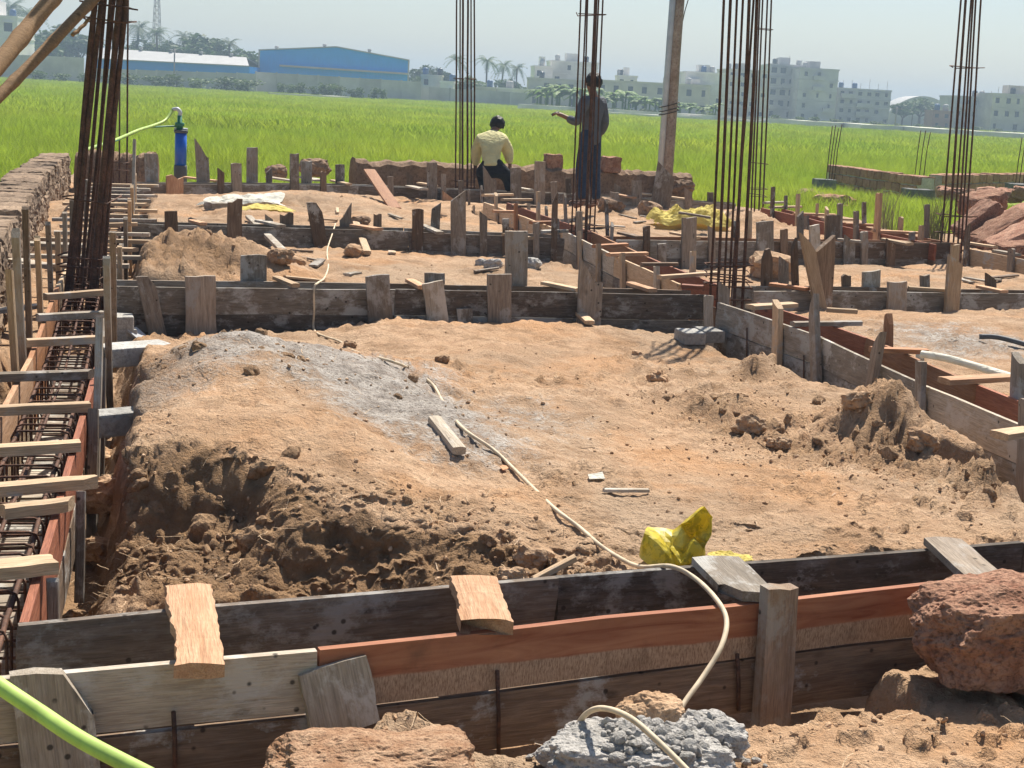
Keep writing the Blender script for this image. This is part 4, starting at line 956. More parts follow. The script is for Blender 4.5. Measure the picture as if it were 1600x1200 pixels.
# clods big enough to point at
for px, py, s, sd, lb in ((1170,668,.115,21,'large pale clod standing on its edge left of the right-hand soil pile'),(1222,692,.075,22,'split clod lying just right of the large pale clod'),(1206,690,.055,23,'small clod wedged between the large and the split clod'),
        (995,548,.055,24,'rounded brown stone near the dark gap of the grey formwork'),(1028,590,.11,25,'flat earth clod in the middle right of the big soil bay'),(1440,690,.14,26,'dark broken clod at the foot of the right-hand soil pile'),
        (1335,655,.10,27,'rough earth lump on the left flank of the right-hand soil pile'),(832,882,.10,28,'cracked earth lump behind the nearest formwork, left of the yellow sack'),(800,905,.08,29,'small earth lump behind the nearest formwork beside the loose stick'),
        (690,560,.06,30,'dark brown clod at the top of the cream hose stretch'),(645,588,.05,31,'grey-topped clod beside the white powder patch'),(547,536,.06,32,'dark clod where the hose dives into the soil'),
        (156,865,.13,33,'crumbly clod at the bottom left by the red board'),(170,780,.16,34,'upright crumbly clod in the dug gap left of the mound'),(150,720,.14,35,'crumbly clod high in the dug gap beside the red board')):
    q = g_soil(px, py + 6)
    stone('earth_clod', lb, 'clod', q + Vector((0, 0, s * .22)), (s * 1.35, s, s * .85), sd, M_CLOD, 4, .35, .2, .2, R.uniform(0, 3), 'earth clods', amp=.3, fine=.05)
for px, py, s, sd, m, lb in ((437,410,.16,41,M_CLOD,'brown clod in the second bay, left of a pair'),(458,412,.16,42,M_CLOD,'brown clod in the second bay, right of a pair'),(552,393,.16,43,M_CLOD,'flat dark stone in the second bay left of the broken stick'),
        (770,412,.13,44,M_CONC,'grey concrete chip in the second bay, left of three chips'),(752,408,.09,45,M_CONC,'small grey concrete chip in the second bay near the stakes'),(832,412,.15,46,M_CONC,'white-topped concrete block chip beside the tall front stake'),
        (572,374,.11,47,M_CONC,'small white-topped concrete chip against the third formwork'),(562,347,.17,48,M_MUD,'dark stone in the third bay behind the pointed stake'),
        (1140,398,.34,50,M_MUD,'large brown stone behind the nearest tall rebar column'),(1015,330,.3,51,M_MUD,'brown stone on the soil left of the yellow tarpaulin'),(955,325,.28,52,M_MUD,'dark stone heap lump right of the man in grey'),
        (1205,425,.34,53,M_CLOD,'square earth block behind the right long formwork'),(1265,318,.5,54,M_MUD,'dark grey-brown stone beside the grass at right'),(1300,330,.55,55,M_LATBLK,'long reddish block beside the grass at right')):
    q = g_soil(px, py + 6)
    stone('stone', lb, 'stone', q + Vector((0, 0, s * .25)), (s * 1.3, s, s * .8), sd, m, 3, .45, .1, .1, R.uniform(0, 3), 'loose stones', amp=.25)

# heap of laterite slabs, right edge
for i, (px, py, Y, sx, sy, sz, ry, rz, lb) in enumerate(((1528,345,18.6,.62,.35,.26,-.75,.2,'tilted laterite slab, leftmost of the heap at the right edge'),(1562,362,18.2,.80,.40,.24,-.55,.3,'long tilted laterite slab in the middle of the heap at the right edge'),
        (1590,372,17.6,.75,.4,.22,-.5,.2,'laterite slab at the frame edge, front of the heap'),(1535,318,19.8,.6,.4,.3,-.2,.5,'laterite slab at the top back of the heap at the right edge'),(1604,340,19.2,.6,.5,.3,-.4,.1,'laterite slab cut by the frame edge at the back of the heap'),(1590,392,17.0,.5,.3,.2,-.1,.2,'small laterite slab at the foot of the heap'))):
    stone('laterite_slab', lb, 'stone slab', D(px, py, Y), (sx, sy, sz), 60 + i, M_LATER if i % 2 else M_LATBLK, 4, .75, .1, ry, rz, 'laterite slabs', amp=.12, fine=.03)

# mud block wall along the left
wl_ = empty('block_wall', Vector((-3.6, 10, -.45)), 'low wall of rough sunlit mud blocks running along the left edge', 'wall')
blk = [rock_mesh((.46, .42, .24), 70 + i, 4, .86, .10, 1.3, .045) for i in range(5)]
for m in blk: m.materials.append(M_MUDWALL)
tot = 0; wp = offset(WALL_R, .20)
for (ax, ay), (bx, by) in zip(wp[:-1], wp[1:]):
    d = Vector((bx - ax, by - ay, 0)); n = max(1, round(d.length / .40)); a = math.atan2(d.y, d.x)
    for k in range(n):
        c = Vector((ax, ay, 0)) + d * ((k + .5) / n)
        for lv, zc in enumerate((.10, -.12, -.34)):
            M = rot(Matrix.Translation(c + Vector((R.uniform(-.02, .02), R.uniform(-.02, .02), zc + R.uniform(-.02, .02)))), R.uniform(-.05, .05), R.uniform(-.05, .05), a + R.uniform(-.08, .08) + (math.pi if R.random() < .5 else 0))
            obj('block', R.choice(blk), None, wl_, M)
# low mud wall at the back
def mud_wall(label, a, b, h, w, z0, seed, mat=M_MUD):
    a = Vector(a); b = Vector(b); d = b - a; n = 90; t = d.normalized(); nn = Vector((-t.y, t.x, 0)); X = np.linspace(0, 1, n)
    hh = h * (1 + .07 * fbm(X * 7, X * 0, 4, seed) + .09 * fbm(X * 45, X * 0, 3, seed + 5, .7)); v = []; f = []
    prof = ((-.5, 0), (-.5, .35), (-.49, .7), (-.44, .93), (-.25, 1.0), (.1, 1.02), (.4, .95), (.5, .7), (.5, 0))
    for i in range(n):
        for j, (o, z) in enumerate(prof):
            q = a + d * X[i] + nn * (o * w + .04 * mnoise.noise(Vector((X[i] * 30, j * .8, seed)))) + Vector((0, 0, z0 + z * hh[i] + .015 * mnoise.noise(Vector((X[i] * 70, j, seed)))))
            v.append(q)
    m = len(prof)
    for i in range(n - 1):
        for j in range(m - 1): f.append((i * m + j, i * m + m + j, i * m + m + j + 1, i * m + j + 1))
    f.append(tuple(range(m))); f.append(tuple((n - 1) * m + m - 1 - j for j in range(m)))
    return tag(obj('mud_wall', mesh('mud_wall', v, f), mat), label, 'wall')
mud_wall('low crumbling mud wall along the back of the site behind the workers', (-2.62, 22.75, 0), (2.75, 24.9, 0), .72, .4, -.42, 5)
mud_wall('short dark mud wall stub behind the leaning bars at the left back corner', (-6.5, 21.7, 0), (-5.35, 21.5, 0), .70, .35, -.42, 6)
for px, py, Y, s, sd, lb in ((864,252,24.0,.27,81,'red-brown block standing on the mud wall left of the man in grey'),(954,257,24.2,.29,82,'red-brown block standing on the mud wall right of the man in grey')):
    squared('brick_block', lb, 'block', D(px, py, Y), (s, s * .9, s * .85), sd, M_LATER, .3, amp=.025, bev=.02)
for px, py, Y, s, sd, lb in ((432,268,22.3,.34,83,'small earth heap at the grass edge left of the paired grey stakes'),(492,262,22.6,.45,84,'rough earth heap at the grass edge behind the paired grey stakes'),(1065,292,24.3,.4,85,'dark earth lump at the foot of the tall pole')):
    stone('earth_heap', lb, 'earth heap', D(px, py, Y), (s, s * .8, s * .6), sd, M_MUD, 4, .2, 0, 0, .3, None, amp=.3, fine=.05)

# neighbouring plot: laterite masonry
def block_wall(label, a, b, courses, bl, bh, w, z0, seed):
    r = random.Random(seed); a = Vector(a); b = Vector(b); d = b - a; L = d.length; t = d.normalized(); ang = math.atan2(t.y, t.x)
    e = empty('laterite_wall', a + Vector((0, 0, z0)), label, 'wall')
    core = []
    ms = [block_mesh((bl * .93, w, bh * .9), seed * 10 + i, .018, .016, 2) for i in range(4)]
    for m in ms: m.materials.append(M_LATBLK)
    n = int(L / bl)
    cm = mesh('mortar', [(0, -w * .40, 0), (L, -w * .40, 0), (L, w * .40, 0), (0, w * .40, 0), (0, -w * .40, courses * bh - .03), (L, -w * .40, courses * bh - .03), (L, w * .40, courses * bh - .03), (0, w * .40, courses * bh - .03)],
              [(0, 3, 2, 1), (4, 5, 6, 7), (0, 1, 5, 4), (1, 2, 6, 5), (2, 3, 7, 6), (3, 0, 4, 7)])
    obj('mortar_core', cm, M_MORTAR, e, rot(Matrix.Translation(a + Vector((0, 0, z0))), 0, 0, ang))
    for c in range(courses):
        for k in range(n):
            x = (k + .5 + (.5 if c % 2 else 0)) * bl
            if x > L - bl * .3: continue
            obj('block', r.choice(ms), None, e, rot(Matrix.Translation(a + t * x + Vector((0, 0, z0 + (c + .5) * bh + r.uniform(-.01, .01)))), 0, r.uniform(-.03, .03), ang + r.uniform(-.03, .03)))
    return e
A_, B_, C_ = G(1300, 289, -.3), G(1447, 313, -.3), G(1585, 296, -.3)
block_wall('two-course laterite block wall in the grass at right, its long front side', (A_.x, A_.y, 0), (B_.x, B_.y, 0), 3, .36, .205, .36, -.42, 3)
block_wall('darker laterite block wall set back right of the front wall', (B_.x + .6, B_.y + 1.6, 0), (C_.x, C_.y - 1.5, 0), 3, .40, .21, .36, -.42, 4)
for px, py, Y, s, lb in ((1288,284,33.4,(.45,.4,.24),'small concrete footing left of the laterite wall'),(1434,303,30.2,(.55,.45,.32),'dark concrete footing at the near corner of the laterite wall'),(1598,296,32,(.6,.5,.35),'dark concrete footing at the right edge of the neighbouring plot')):
    squared('concrete_footing', lb, 'footing', D(px, py, Y) - Vector((0, 0, .06)), s, R.randint(1, 99), M_DARKCONC, .1, amp=.01)
for i in range(7):
    q = D(1480 + 20 * i, 302 + 2 * (i % 3), 29.0 - .3 * i)
    stone('laterite_rubble', ORD[i] + ' rubble lump from the left in front of the set-back laterite wall', 'stone', q, (.42, .35, .24), 90 + i, M_LATBLK, 3, .5, .1, .1, i, 'rubble lumps by the laterite wall', amp=.25)

# ------------------------------------------------------------------ loose timber
def loose(label, a, b, w, t, mat, top='flat', group='loose planks', name='plank', **k):
    o = flat_piece(None, a, b, w, t, mat, name, top, **k); return tag(o, label, 'plank', group)
loose('grey plank offcut lying on the ash beside the cream hose', g_soil(678, 655, .02), g_soil(718, 704, .025), .055, .035, M_PALE)
loose('thin white stick lying alone on the bare soil', g_soil(943, 766, .012), g_soil(1013, 766, .012), .022, .015, M_PALE)
loose('short white board propped against the grey formwork by the wide stake', g_soil(884, 490, .05), g_soil(922, 504, .03), .07, .03, M_SAP)
loose('thin split stick behind the nearest formwork joint', g_soil(835, 905, .03), g_soil(898, 897, .06), .03, .02, M_SAP)
loose('long plank leaning from the back formwork down into the third bay', D(577, 266, 20.7), D(618, 326, 18.9), .16, .035, M_ORANGE)
loose('upper grey stick of two crossed on the second heap', g_soil(388, 372, .05), g_soil(442, 392, .03), .07, .04, M_PALE)
loose('lower grey stick of two crossed on the second heap', g_soil(412, 366, .09), g_soil(458, 393, .03), .06, .03, M_STAKE)
loose('short broken stick in the second bay under the third formwork', g_soil(553, 384, .03), g_soil(574, 395, .03), .07, .04, M_SAP)
loose('dark board edge beside the pale sheet in the third bay', g_soil(325, 322, .05), g_soil(362, 322, .05), .12, .09, M_GREY)
loose('pale board lying flat beside the yellow tarpaulin', g_soil(1060, 332, .25), g_soil(1110, 340, .2), .10, .03, M_STAKE)
loose('small pale offcut in the third bay behind the stakes', g_soil(900, 350, .03), g_soil(975, 354, .03), .12, .02, M_SAP)
for (x0, y0, x1, y1, w, lb) in ((160, 556, 262, 548, .20, 'farther'), (136, 664, 222, 655, .13, 'nearer')):
    a, b = G(x0, y0, -.05), G(x1, y1, -.05); d = b - a
    squared('strut', 'smooth grey strut between the left formwork and the mound, %s one' % lb, 'strut', (a + b) / 2, (d.length, w, .10), 5, M_CONC, math.atan2(d.y, d.x), group='grey struts', amp=.002)
for i, (px, py, z, lb) in enumerate(((197, 500, -.18, 'upper grey concrete block stacked left of the mound'), (200, 520, -.33, 'lower grey concrete block stacked left of the mound'))):
    q = V(px, py, X2_F[0], X2_F[1]); squared('concrete_block', lb, 'block', q + Vector((0, -.15, 0)), (.17, .2, .12), 101 + i, M_CONC, .3 + .1 * i, group='concrete blocks', amp=.006)
q = V(236, 518, X2_F[0], X2_F[1]); o = loose('tilted grey sheet offcut leaning at the left foot of the grey formwork', q + Vector((-.08, -.22, .05)), q + Vector((.1, -.25, -.08)), .14, .015, M_STEEL, name='sheet_offcut')
for i, (px, py) in enumerate(((1078, 526), (1108, 523))):
    q = G(px, py, -.22); squared('concrete_tile', ('left' if i == 0 else 'right') + ' one of two smooth grey concrete tiles in the dark gap', 'tile', q, (.165, .22, .09), 110 + i, M_CONC, .25, group='concrete tiles', amp=.002)
tag(obj('paper_scrap', plank_mesh(.06, .045, .003, 2, R, .02, .008), M_SHEETW, None, frame(g_soil(920, 746, .01), (1, .1, .1), (0, 1, .2))), 'pale paper scrap lying on the bare soil above the stick', 'paper')
tag(obj('paper_scrap', plank_mesh(.03, .03, .003, 2, R, .02, .006), M_SHEETO, None, frame(g_soil(783, 732, .01), (1, .4, .1), (0, 1, .2))), 'tiny orange wrapper scrap touching the cream hose', 'paper')

ro = random.Random(31)
for x0, x1, y0, y1, n, where in ((440, 880, 392, 436, 7, 'in the second bay'), (420, 740, 312, 345, 6, 'in the third bay'), (930, 1060, 330, 352, 4, 'left of the yellow tarpaulin'), (1290, 1580, 432, 446, 4, 'behind the right-hand cross beam'), (1120, 1180, 330, 350, 2, 'right of the yellow tarpaulin')):
    for i, ox in enumerate(sorted(ro.uniform(x0, x1) for _ in range(n))):
        q = g_soil(ox, ro.uniform(y0, y1), .015); a = ro.uniform(0, 3.14); L = ro.uniform(.12, .38); d = Vector((math.cos(a), math.sin(a), 0)) * L
        e_ = q + d; e_.z = height_at(e_.x, e_.y) + .02
        loose(ORD[i] + ' small timber offcut from the left ' + where, q, e_, ro.uniform(.03, .08), .02, ro.choice([M_STAKE, M_SAP, M_BROWN, M_PALE]), ro.choice(['flat', 'slant', 'jag']), 'offcuts in the far bays', 'timber_offcut', segs=2)
# ------------------------------------------------------------------ hoses
def hose(name, label, pts, r, mat, per=8):
    return tag(obj(name, tube_mesh(spline(pts, per), r, 10), mat), label, 'hose')
H = []
for px, py in ((524, 350),): H.append(G(px, py, .015))
H += [V(519, 366, *offset(X3_F, -.03)[:2])]
H += [g_soil(x, y, .012) for x, y in ((511, 392), (513, 415), (507, 434))]
H += [G(497, 442, .02), V(491, 450, *offset(X2_F, -.02)[:2]), V(491, 485, *offset(X2_F, -.03)[:2]), V(490, 512, *offset(X2_F, -.06)[:2])]
H += [g_soil(x, y, .010) for x, y in ((500, 523), (530, 533), (552, 548), (600, 565))]
H += [g_soil(x, y, -.02) for x, y in ((640, 580),)]
H += [g_soil(x, y, .012) for x, y in ((675, 600), (692, 628), (722, 668), (770, 702), (800, 730), (832, 762), (868, 796), (905, 824), (935, 850))]
H += [g_soil(963, 869, .025), g_soil(1000, 885, .03), G(1048, 885, .025), D(1085, 903, 4.22) , D(1118, 935, 4.05), D(1135, 968, 3.93), D(1127, 1010, 3.84), D(1098, 1058, 3.76), D(1068, 1100, 3.68), D(1052, 1135, 3.62)]
hose('water_hose', 'long cream hose snaking over the soil and down over the nearest formwork', H, .0075, M_HOSE)
hose('water_hose', 'short end of cream hose curling over the concrete rubble at the bottom', [D(885, 1190, 3.42), D(900, 1140, 3.40), D(918, 1114, 3.34), D(945, 1107, 3.26), D(985, 1122, 3.16), D(1030, 1160, 3.08), D(1085, 1215, 3.0)], .0072, M_HOSE)
hose('green_hose', 'thick light green hose crossing the bottom left corner', [D(-60, 1030, 2.75), D(0, 1072, 2.7), D(60, 1112, 2.65), D(130, 1158, 2.58), D(240, 1215, 2.5)], .0165, M_GHOSE)
hose('plastic_pipe', 'dirty white pipe lying along the right long formwork', [G(1440, 553, .03), G(1480, 560, .03), G(1530, 574, .02), G(1590, 592, .02)], .022, M_SHEETW, 4)
hose('black_pipe', 'short black pipe on the ash at the right edge', [g_soil(1530, 526, .03), g_soil(1560, 527, .05), g_soil(1610, 540, .03)], .018, M_DARKGREY, 4)
cup = tag(obj('plastic_cup', tube_mesh([g_soil(1438, 556), g_soil(1438, 556, .03), g_soil(1438, 556, .045)], .028, 14, [.8, 1, 1.05]), M_SHEETW), 'white plastic cup on the soil behind the right long formwork', 'cup')

# ------------------------------------------------------------------ sheets and sacks
def sheet(label, name, c, sx, sy, h, mat, seed, rz=0.0, n=22, cat='sheet', drape=True):
    v = []; f = []
    for i in range(n + 1):
        for j in range(n + 1):
            u, w = i / n - .5, j / n - .5
            x = u * sx * (1 + .25 * mnoise.noise(Vector((w * 3, seed, 0)))); y = w * sy * (1 + .3 * mnoise.noise(Vector((u * 3, seed, 4))))
            X = c[0] + x * math.cos(rz) - y * math.sin(rz); Y = c[1] + x * math.sin(rz) + y * math.cos(rz)
            e = max(0, 1 - (2 * max(abs(u), abs(w))) ** 4)
            z = h * (.35 + e) * (.5 + .9 * abs(mnoise.noise(Vector((u * 3.1, w * 3.1, seed)))) + .45 * abs(mnoise.noise(Vector((u * 8, w * 8, seed)))))
            v.append((X, Y, (height_at(X, Y) if drape else c[2]) + .01 + z))
    for i in range(n):
        for j in range(n): a = i * (n + 1) + j; f.append((a, a + n + 1, a + n + 2, a + 1))
    return tag(obj(name, mesh(name, v, f), mat), label, cat)
sheet('crumpled white and yellow sheet on the soil of the third bay', 'plastic_sheet', g_soil(380, 318), .95, .75, .07, M_SHEETW, 3, .1)
sheet('yellow corner of sheeting spread right of the crumpled white sheet', 'plastic_sheet', g_soil(418, 325), .6, .4, .03, M_SHEETY, 8, -.2)
sheet('crumpled yellow tarpaulin heaped behind the dark stake, right of middle', 'tarpaulin', g_soil(1078, 352), 1.0, .7, .2, M_SHEETY, 5, .1)
sheet('flat strip of yellow sheeting beside the printed sack', 'plastic_sheet', g_soil(1140, 874), .14, .07, .008, M_SHEETY, 11, .1)
def sack():
    """crumpled printed sack: a low folded box at the left, a tall hood at the right; creases read from the photograph"""
    e = g_soil(1055, 884); k = 4.55 / FPX / 8
    P3 = [(385,525,-.03),(372,860,-.045),(560,945,-.065),(620,680,-.05),(735,700,-.03),(790,550,.045),(460,528,.05),(870,965,-.055),(680,745,-.06),(870,430,.02),(1180,175,.02),(1295,300,.01),(1255,560,-.02),(1190,720,-.03),
          (1140,880,-.04),(1070,400,.085),(1070,620,.06),(1040,560,-.045),(890,870,-.065),(1010,870,-.06),(770,690,-.01),(930,720,-.005),(400,900,.06),(800,940,.08),(1220,900,.06),(1240,560,.05)]
    V3 = [e + Vector(((x - 840) * k, y, (985 - z) * k)) for x, z, y in P3]
    F3 = [(0,3,4,5,6),(0,1,3),(1,2,8,3),(2,7,8),(8,7,4),(3,8,4),(9,15,10),(10,15,11),(11,15,12),(12,15,16),(9,16,15),(9,21,16),(20,21,9),(12,16,13),(13,16,17),(16,21,17),(17,14,13),(17,19,14),(21,18,17),(17,18,19),(4,21,20),(4,18,21),(4,7,18),(18,7,19),(5,4,20,9),
          (0,6,22,1),(6,5,23,22),(5,9,23),(9,10,25,23),(10,11,25),(11,12,25),(12,13,25),(13,14,24,25),(25,24,23)]
    bm = bmesh.new(); bv = [bm.verts.new(v) for v in V3]
    for f in F3: bm.faces.new([bv[i] for i in f])
    bmesh.ops.triangulate(bm, faces=bm.faces[:]); bmesh.ops.subdivide_edges(bm, edges=bm.edges[:], cuts=3, smooth=.25, use_grid_fill=True)
    for v in bm.verts:
        q = (v.co - e) * 22
        v.co += Vector((mnoise.noise(q), 1.6 * mnoise.noise(q + Vector((7, 0, 0))), mnoise.noise(q + Vector((0, 9, 0))))) * .0055
        q = q * 2.6; v.co.y += .004 * abs(mnoise.noise(q))
    me = bpy.data.meshes.new('plastic_sack'); bm.to_mesh(me); bm.free()
    return tag(obj('plastic_sack', me, M_SACK), 'crumpled yellow printed plastic sack standing on the soil behind the nearest formwork', 'sack')
sack()

# ------------------------------------------------------------------ pump, poles, bamboo
pb = D(282, 270, 22.6); pu = empty('borewell_casing', pb, 'blue borewell pipe with green valve fittings at the field edge', 'pipe')
def lathe(par, name, c, prof, mat, n=18, M=None):
    return obj(name, tube_mesh([Vector((0, 0, z)) for r, z in prof], 1.0, n, [r for r, z in prof], name), mat, par, Matrix.Translation(c))
sc_ = 22.6 / FPX
lathe(pu, 'casing', pb, [(.088, .10), (.088, .60)], M_BLUEPVC)
lathe(pu, 'base_collar', pb, [(.10, -.35), (.10, .10), (.092, .115)], M_DARKGREY)
lathe(pu, 'clamp', pb, [(.10, .60), (.105, .605), (.105, .64), (.10, .645)], M_DARKGREY)
lathe(pu, 'valve', pb + Vector((-.02, 0, 0)), [(.05, .645), (.05, .70), (.07, .71), (.07, .75), (.035, .76), (.035, .86)], M_GREENFIT)
obj('elbow', tube_mesh(spline([pb + Vector((-.02, 0, .85)), pb + Vector((-.015, 0, .91)), pb + Vector((-.06, 0, .955)), pb + Vector((-.13, 0, .94))], 5), .03, 10), M_GALV, pu)
obj('clamp_bolt', tube_mesh([pb + Vector((-.1, 0, .66)), pb + Vector((.1, 0, .66))], .018, 8), M_GALV, pu)
hose('green_hose', 'bright green hose drooping from the borewell fitting toward the leaning bars', [pb + Vector((-.12, 0, .945)), D(258, 188, 22.4), D(240, 196, 22), D(215, 204, 21.2), D(180, 219, 20), D(150, 229, 18.5), D(128, 236, 17.5)], .022, M_GHOSE)
hose('thin_hose', 'thin dark green hose from the borewell valve toward the left', [pb + Vector((-.06, 0, .70)), D(250, 198, 22.4), D(228, 200, 22), D(205, 210, 21), D(170, 224, 19.5), D(150, 230, 18.4)], .012, M_GREENFIT)
pp = D(1036, 306, 24.3); po_ = empty('tall_pole', Vector((pp.x, pp.y, -.4)), 'tall weathered pole of two lashed posts behind the back formwork', 'pole')
t1 = D(1058, 0, 24.3); dv = (t1 - pp) / (t1.z - pp.z); up_ = lambda z, o=0: pp + dv * (z - pp.z) + Vector((o, 0, 0))
obj('wooden_post', tube_mesh([up_(-.4, .045), up_(1, .05), up_(2.2, .04), up_(5.2, .05)], .085, 10, [1.1, 1, .95, .85]), M_POLE, po_)
obj('metal_post', tube_mesh([up_(-.4, -.075), up_(1.5, -.07), up_(5.2, -.065)], .055, 8), M_GALV, po_)
for z in (1.28, 1.33, 1.40):
    a = up_(z); obj('lashing', tube_mesh([a + Vector((.16 * math.cos(t), .11 * math.sin(t), .05 * math.sin(t + z))) for t in np.linspace(0, 6.3, 13)], .008, 5), M_WIRE, po_)
obj('wire', tube_mesh(spline([up_(2.6, .1), up_(2.9, .14), up_(3.6, .28), up_(5.0, .35)], 4), .008, 5), M_WIRE, po_)
def bamboo(label, a, b, r, foot=True):
    a = Vector(a); b = Vector(b)
    if foot: a = b + (a - b) * ((b.z + .45) / (b.z - a.z))          # runs down to the ground outside the frame
    n = 60; pts = []; tp = []
    bend = Vector((R.uniform(-.015, .015), 0, R.uniform(-.015, .015)))
    for i in range(n + 1):
        t = i / n; pts.append(a.lerp(b, t) + bend * math.sin(t * 3.1) + Vector((0, 0, .003 * math.sin(t * 23)))); tp.append((1.12 if i % 6 == 0 else 1.0) * (1.08 - .2 * t))
    return tag(obj('bamboo_pole', tube_mesh(pts, r, 12, tp), M_BAMBOO), label, 'pole', 'bamboo props')
bamboo('upper thick bamboo prop slanting out of the top left corner', D(-200, 330, 7.4), D(130, -60, 9.6), .056)
bamboo('lower thinner bamboo prop slanting from the left edge to the leaning bars', D(-150, 300, 8.2), D(190, -45, 10.35), .038)
bamboo('short stub of bamboo tied under the lower prop', D(113, 55, 9.95), D(150, 15, 10.15), .012, False)
# dry weeds by the right formwork
for px, py, Y, hh, n, lb in ((1388, 350, 20.5, .75, 60, 'tall dry weed clump growing beside the red formwork at right'), (1462, 362, 19.0, .78, 90, 'darker tall weed clump right beside the tapering rebar column')):
    q = D(px, py, Y); o = obj('weed_clump', blade_clump('weed_clump', n, hh, .012, .13, int(px), .35, 4), M_WEED, None, Matrix.Translation((q.x, q.y, -.2)))
    tag(o, lb, 'weed', 'weed clumps')

# ------------------------------------------------------------------ rubble crumbs on the soil, puddle
cr = []
for px, py, z, sx, sy, wgt in ((450,800,-.1,.35,.15,2),(250,900,-.25,.25,.1,2),(700,860,-.15,.25,.12,3),(1380,680,-.05,.30,.30,6),(1200,690,-.1,.25,.18,3),(1120,630,-.12,.3,.15,3),(1500,760,-.1,.25,.3,2),(900,600,-.1,.9,.9,3),(1100,760,-.1,.8,.6,3),(420,560,.1,.5,.4,3),(660,620,0,.5,.4,2),
                              (1180,570,-.2,.2,.2,2),(600,410,-.05,1.2,.8,2),(320,390,.1,.5,.4,3),(1300,1150,-.2,.4,.15,2),(560,1160,-.15,.2,.1,2),(180,760,-.1,.12,.3,3),(500,310,.05,1.5,1.5,1),(1100,340,0,1.0,.8,1)):
    c = G(px, py, z); cr += [((c.x, c.y), sx, sy)] * wgt
tag(pebbles('soil_crumbs', None, cr, 3000, .004, .024, M_CLOD, 1, 8), 'small earth crumbs and pebbles strewn over the dug soil', 'crumbs')
lm = []
for px, py, z, sx, sy, wgt in ((200,800,-.15,.12,.25,4),(330,820,-.15,.25,.15,5),(520,840,-.15,.25,.12,4),(680,850,-.12,.2,.08,2),(250,600,.05,.2,.3,3),(420,560,.15,.3,.2,2),(1400,690,-.05,.2,.2,5),(1250,670,-.1,.2,.12,3),(1130,640,-.12,.25,.12,3),(1530,760,-.1,.15,.2,3),(300,400,.05,.4,.3,3),(960,335,-.1,.6,.5,4),(1190,340,-.05,.6,.5,4),(1140,410,-.2,.6,.4,3),(470,305,.05,.8,.4,1)):
    c = G(px, py, z); lm += [((c.x, c.y), sx, sy)] * wgt
tag(pebbles('earth_lumps', None, lm, 230, .02, .085, M_CLODD, 3, 12, zoff=-.012), 'broken moist earth lumps on the dug faces and heaps', 'lumps', None, 'stuff')
def straws(n, seed):
    r = random.Random(seed); v = []; f = []
    for i in range(n):
        c, sx, sy = r.choice(cr); x = c[0] + r.gauss(0, sx * 1.6); y = c[1] + r.gauss(0, sy * 1.6); L = r.uniform(.02, .10); a = r.uniform(0, 6.28); z = height_at(x, y) + .004; w = r.uniform(.0006, .0016); bend = r.uniform(-.4, .4); b = len(v)
        for k in range(4):
            t = k / 3; px_, py_ = x + math.cos(a + bend * t) * L * t, y + math.sin(a + bend * t) * L * t; zz = max(z + r.uniform(0, .004), height_at(px_, py_) + .003) + .012 * t * r.random()
            v += [(px_ - math.sin(a) * w, py_ + math.cos(a) * w, zz), (px_ + math.sin(a) * w, py_ - math.cos(a) * w, zz)]
        for k in range(3): f.append((b + 2 * k, b + 2 * k + 1, b + 2 * k + 3, b + 2 * k + 2))
    return tag(obj('straw_litter', mesh('straw_litter', v, f), M_SAP), 'dry straw and root bits scattered over the soil', 'straw', None, 'stuff')
straws(900, 5)
q = G(1600, 1085, -.215); v = [(q.x + .28 * math.cos(a) * (1 + .25 * math.sin(3 * a)) + .14, q.y + .16 * math.sin(a) + .12, -.212) for a in np.linspace(0, 6.283, 40)[:-1]]
tag(obj('puddle', mesh('puddle', v, [tuple(range(len(v)))]), M_WATER), None, None, None, 'structure')

# ------------------------------------------------------------------ far side of the field: vegetation
def leaf_cloud(centres, n, size, seed, flat=.5):
    r = random.Random(seed); v = []; f = []
    for i in range(n):
        c, rad = r.choice(centres)
        d = Vector((r.gauss(0, 1), r.gauss(0, 1), r.gauss(0, 1))).normalized() * rad * r.uniform(.55, 1.05) ** .6
        p = Vector(c) + Vector((d.x, d.y, d.z * .75)); a = Vector((r.gauss(0, 1), r.gauss(0, 1), r.gauss(0, flat))).normalized(); b = a.cross(Vector((r.gauss(0, 1), r.gauss(0, 1), r.gauss(0, 1)))).normalized()
        s = size * r.uniform(.5, 1.2); q = len(v)
        v += [p - a * s, p + b * s * .55, p + a * s, p - b * s * .55]; f.append((q, q + 1, q + 2, q + 3))
    return mesh('crown', v, f)
def make_tree(seed, mat, h=9.0, spread=3.6, n=1500, leaf=.42):
    r = random.Random(seed); tv = []; cs = []
    e = empty('broadleaf_tree', (0, 0, 0)); fork = h * .35
    trunk = [Vector((0, 0, -.5)), Vector((r.uniform(-.1, .1), 0, fork * .5)), Vector((r.uniform(-.2, .2), 0, fork))]
    obj('trunk', tube_mesh(trunk, .22, 7, [1.3, 1, .8]), M_TRUNK, e)
    for k in range(7):
        a = k * .9 + r.uniform(-.3, .3); L = spread * r.uniform(.45, .95); tip = trunk[-1] + Vector((math.cos(a) * L, math.sin(a) * L, h * r.uniform(.18, .5)))
        obj('limb', tube_mesh([trunk[-1] - Vector((0, 0, .2)), trunk[-1].lerp(tip, .5) + Vector((0, 0, .3)), tip], .10, 5, [1.2, .8, .35]), M_TRUNK, e)
        cs.append((tip, spread * r.uniform(.28, .46))); cs.append((trunk[-1].lerp(tip, .65) + Vector((0, 0, .5)), spread * .3))
    cs.append((Vector((0, 0, h * .85)), spread * .4))
    obj('crown', leaf_cloud(cs, n, leaf, seed), mat, e); return e
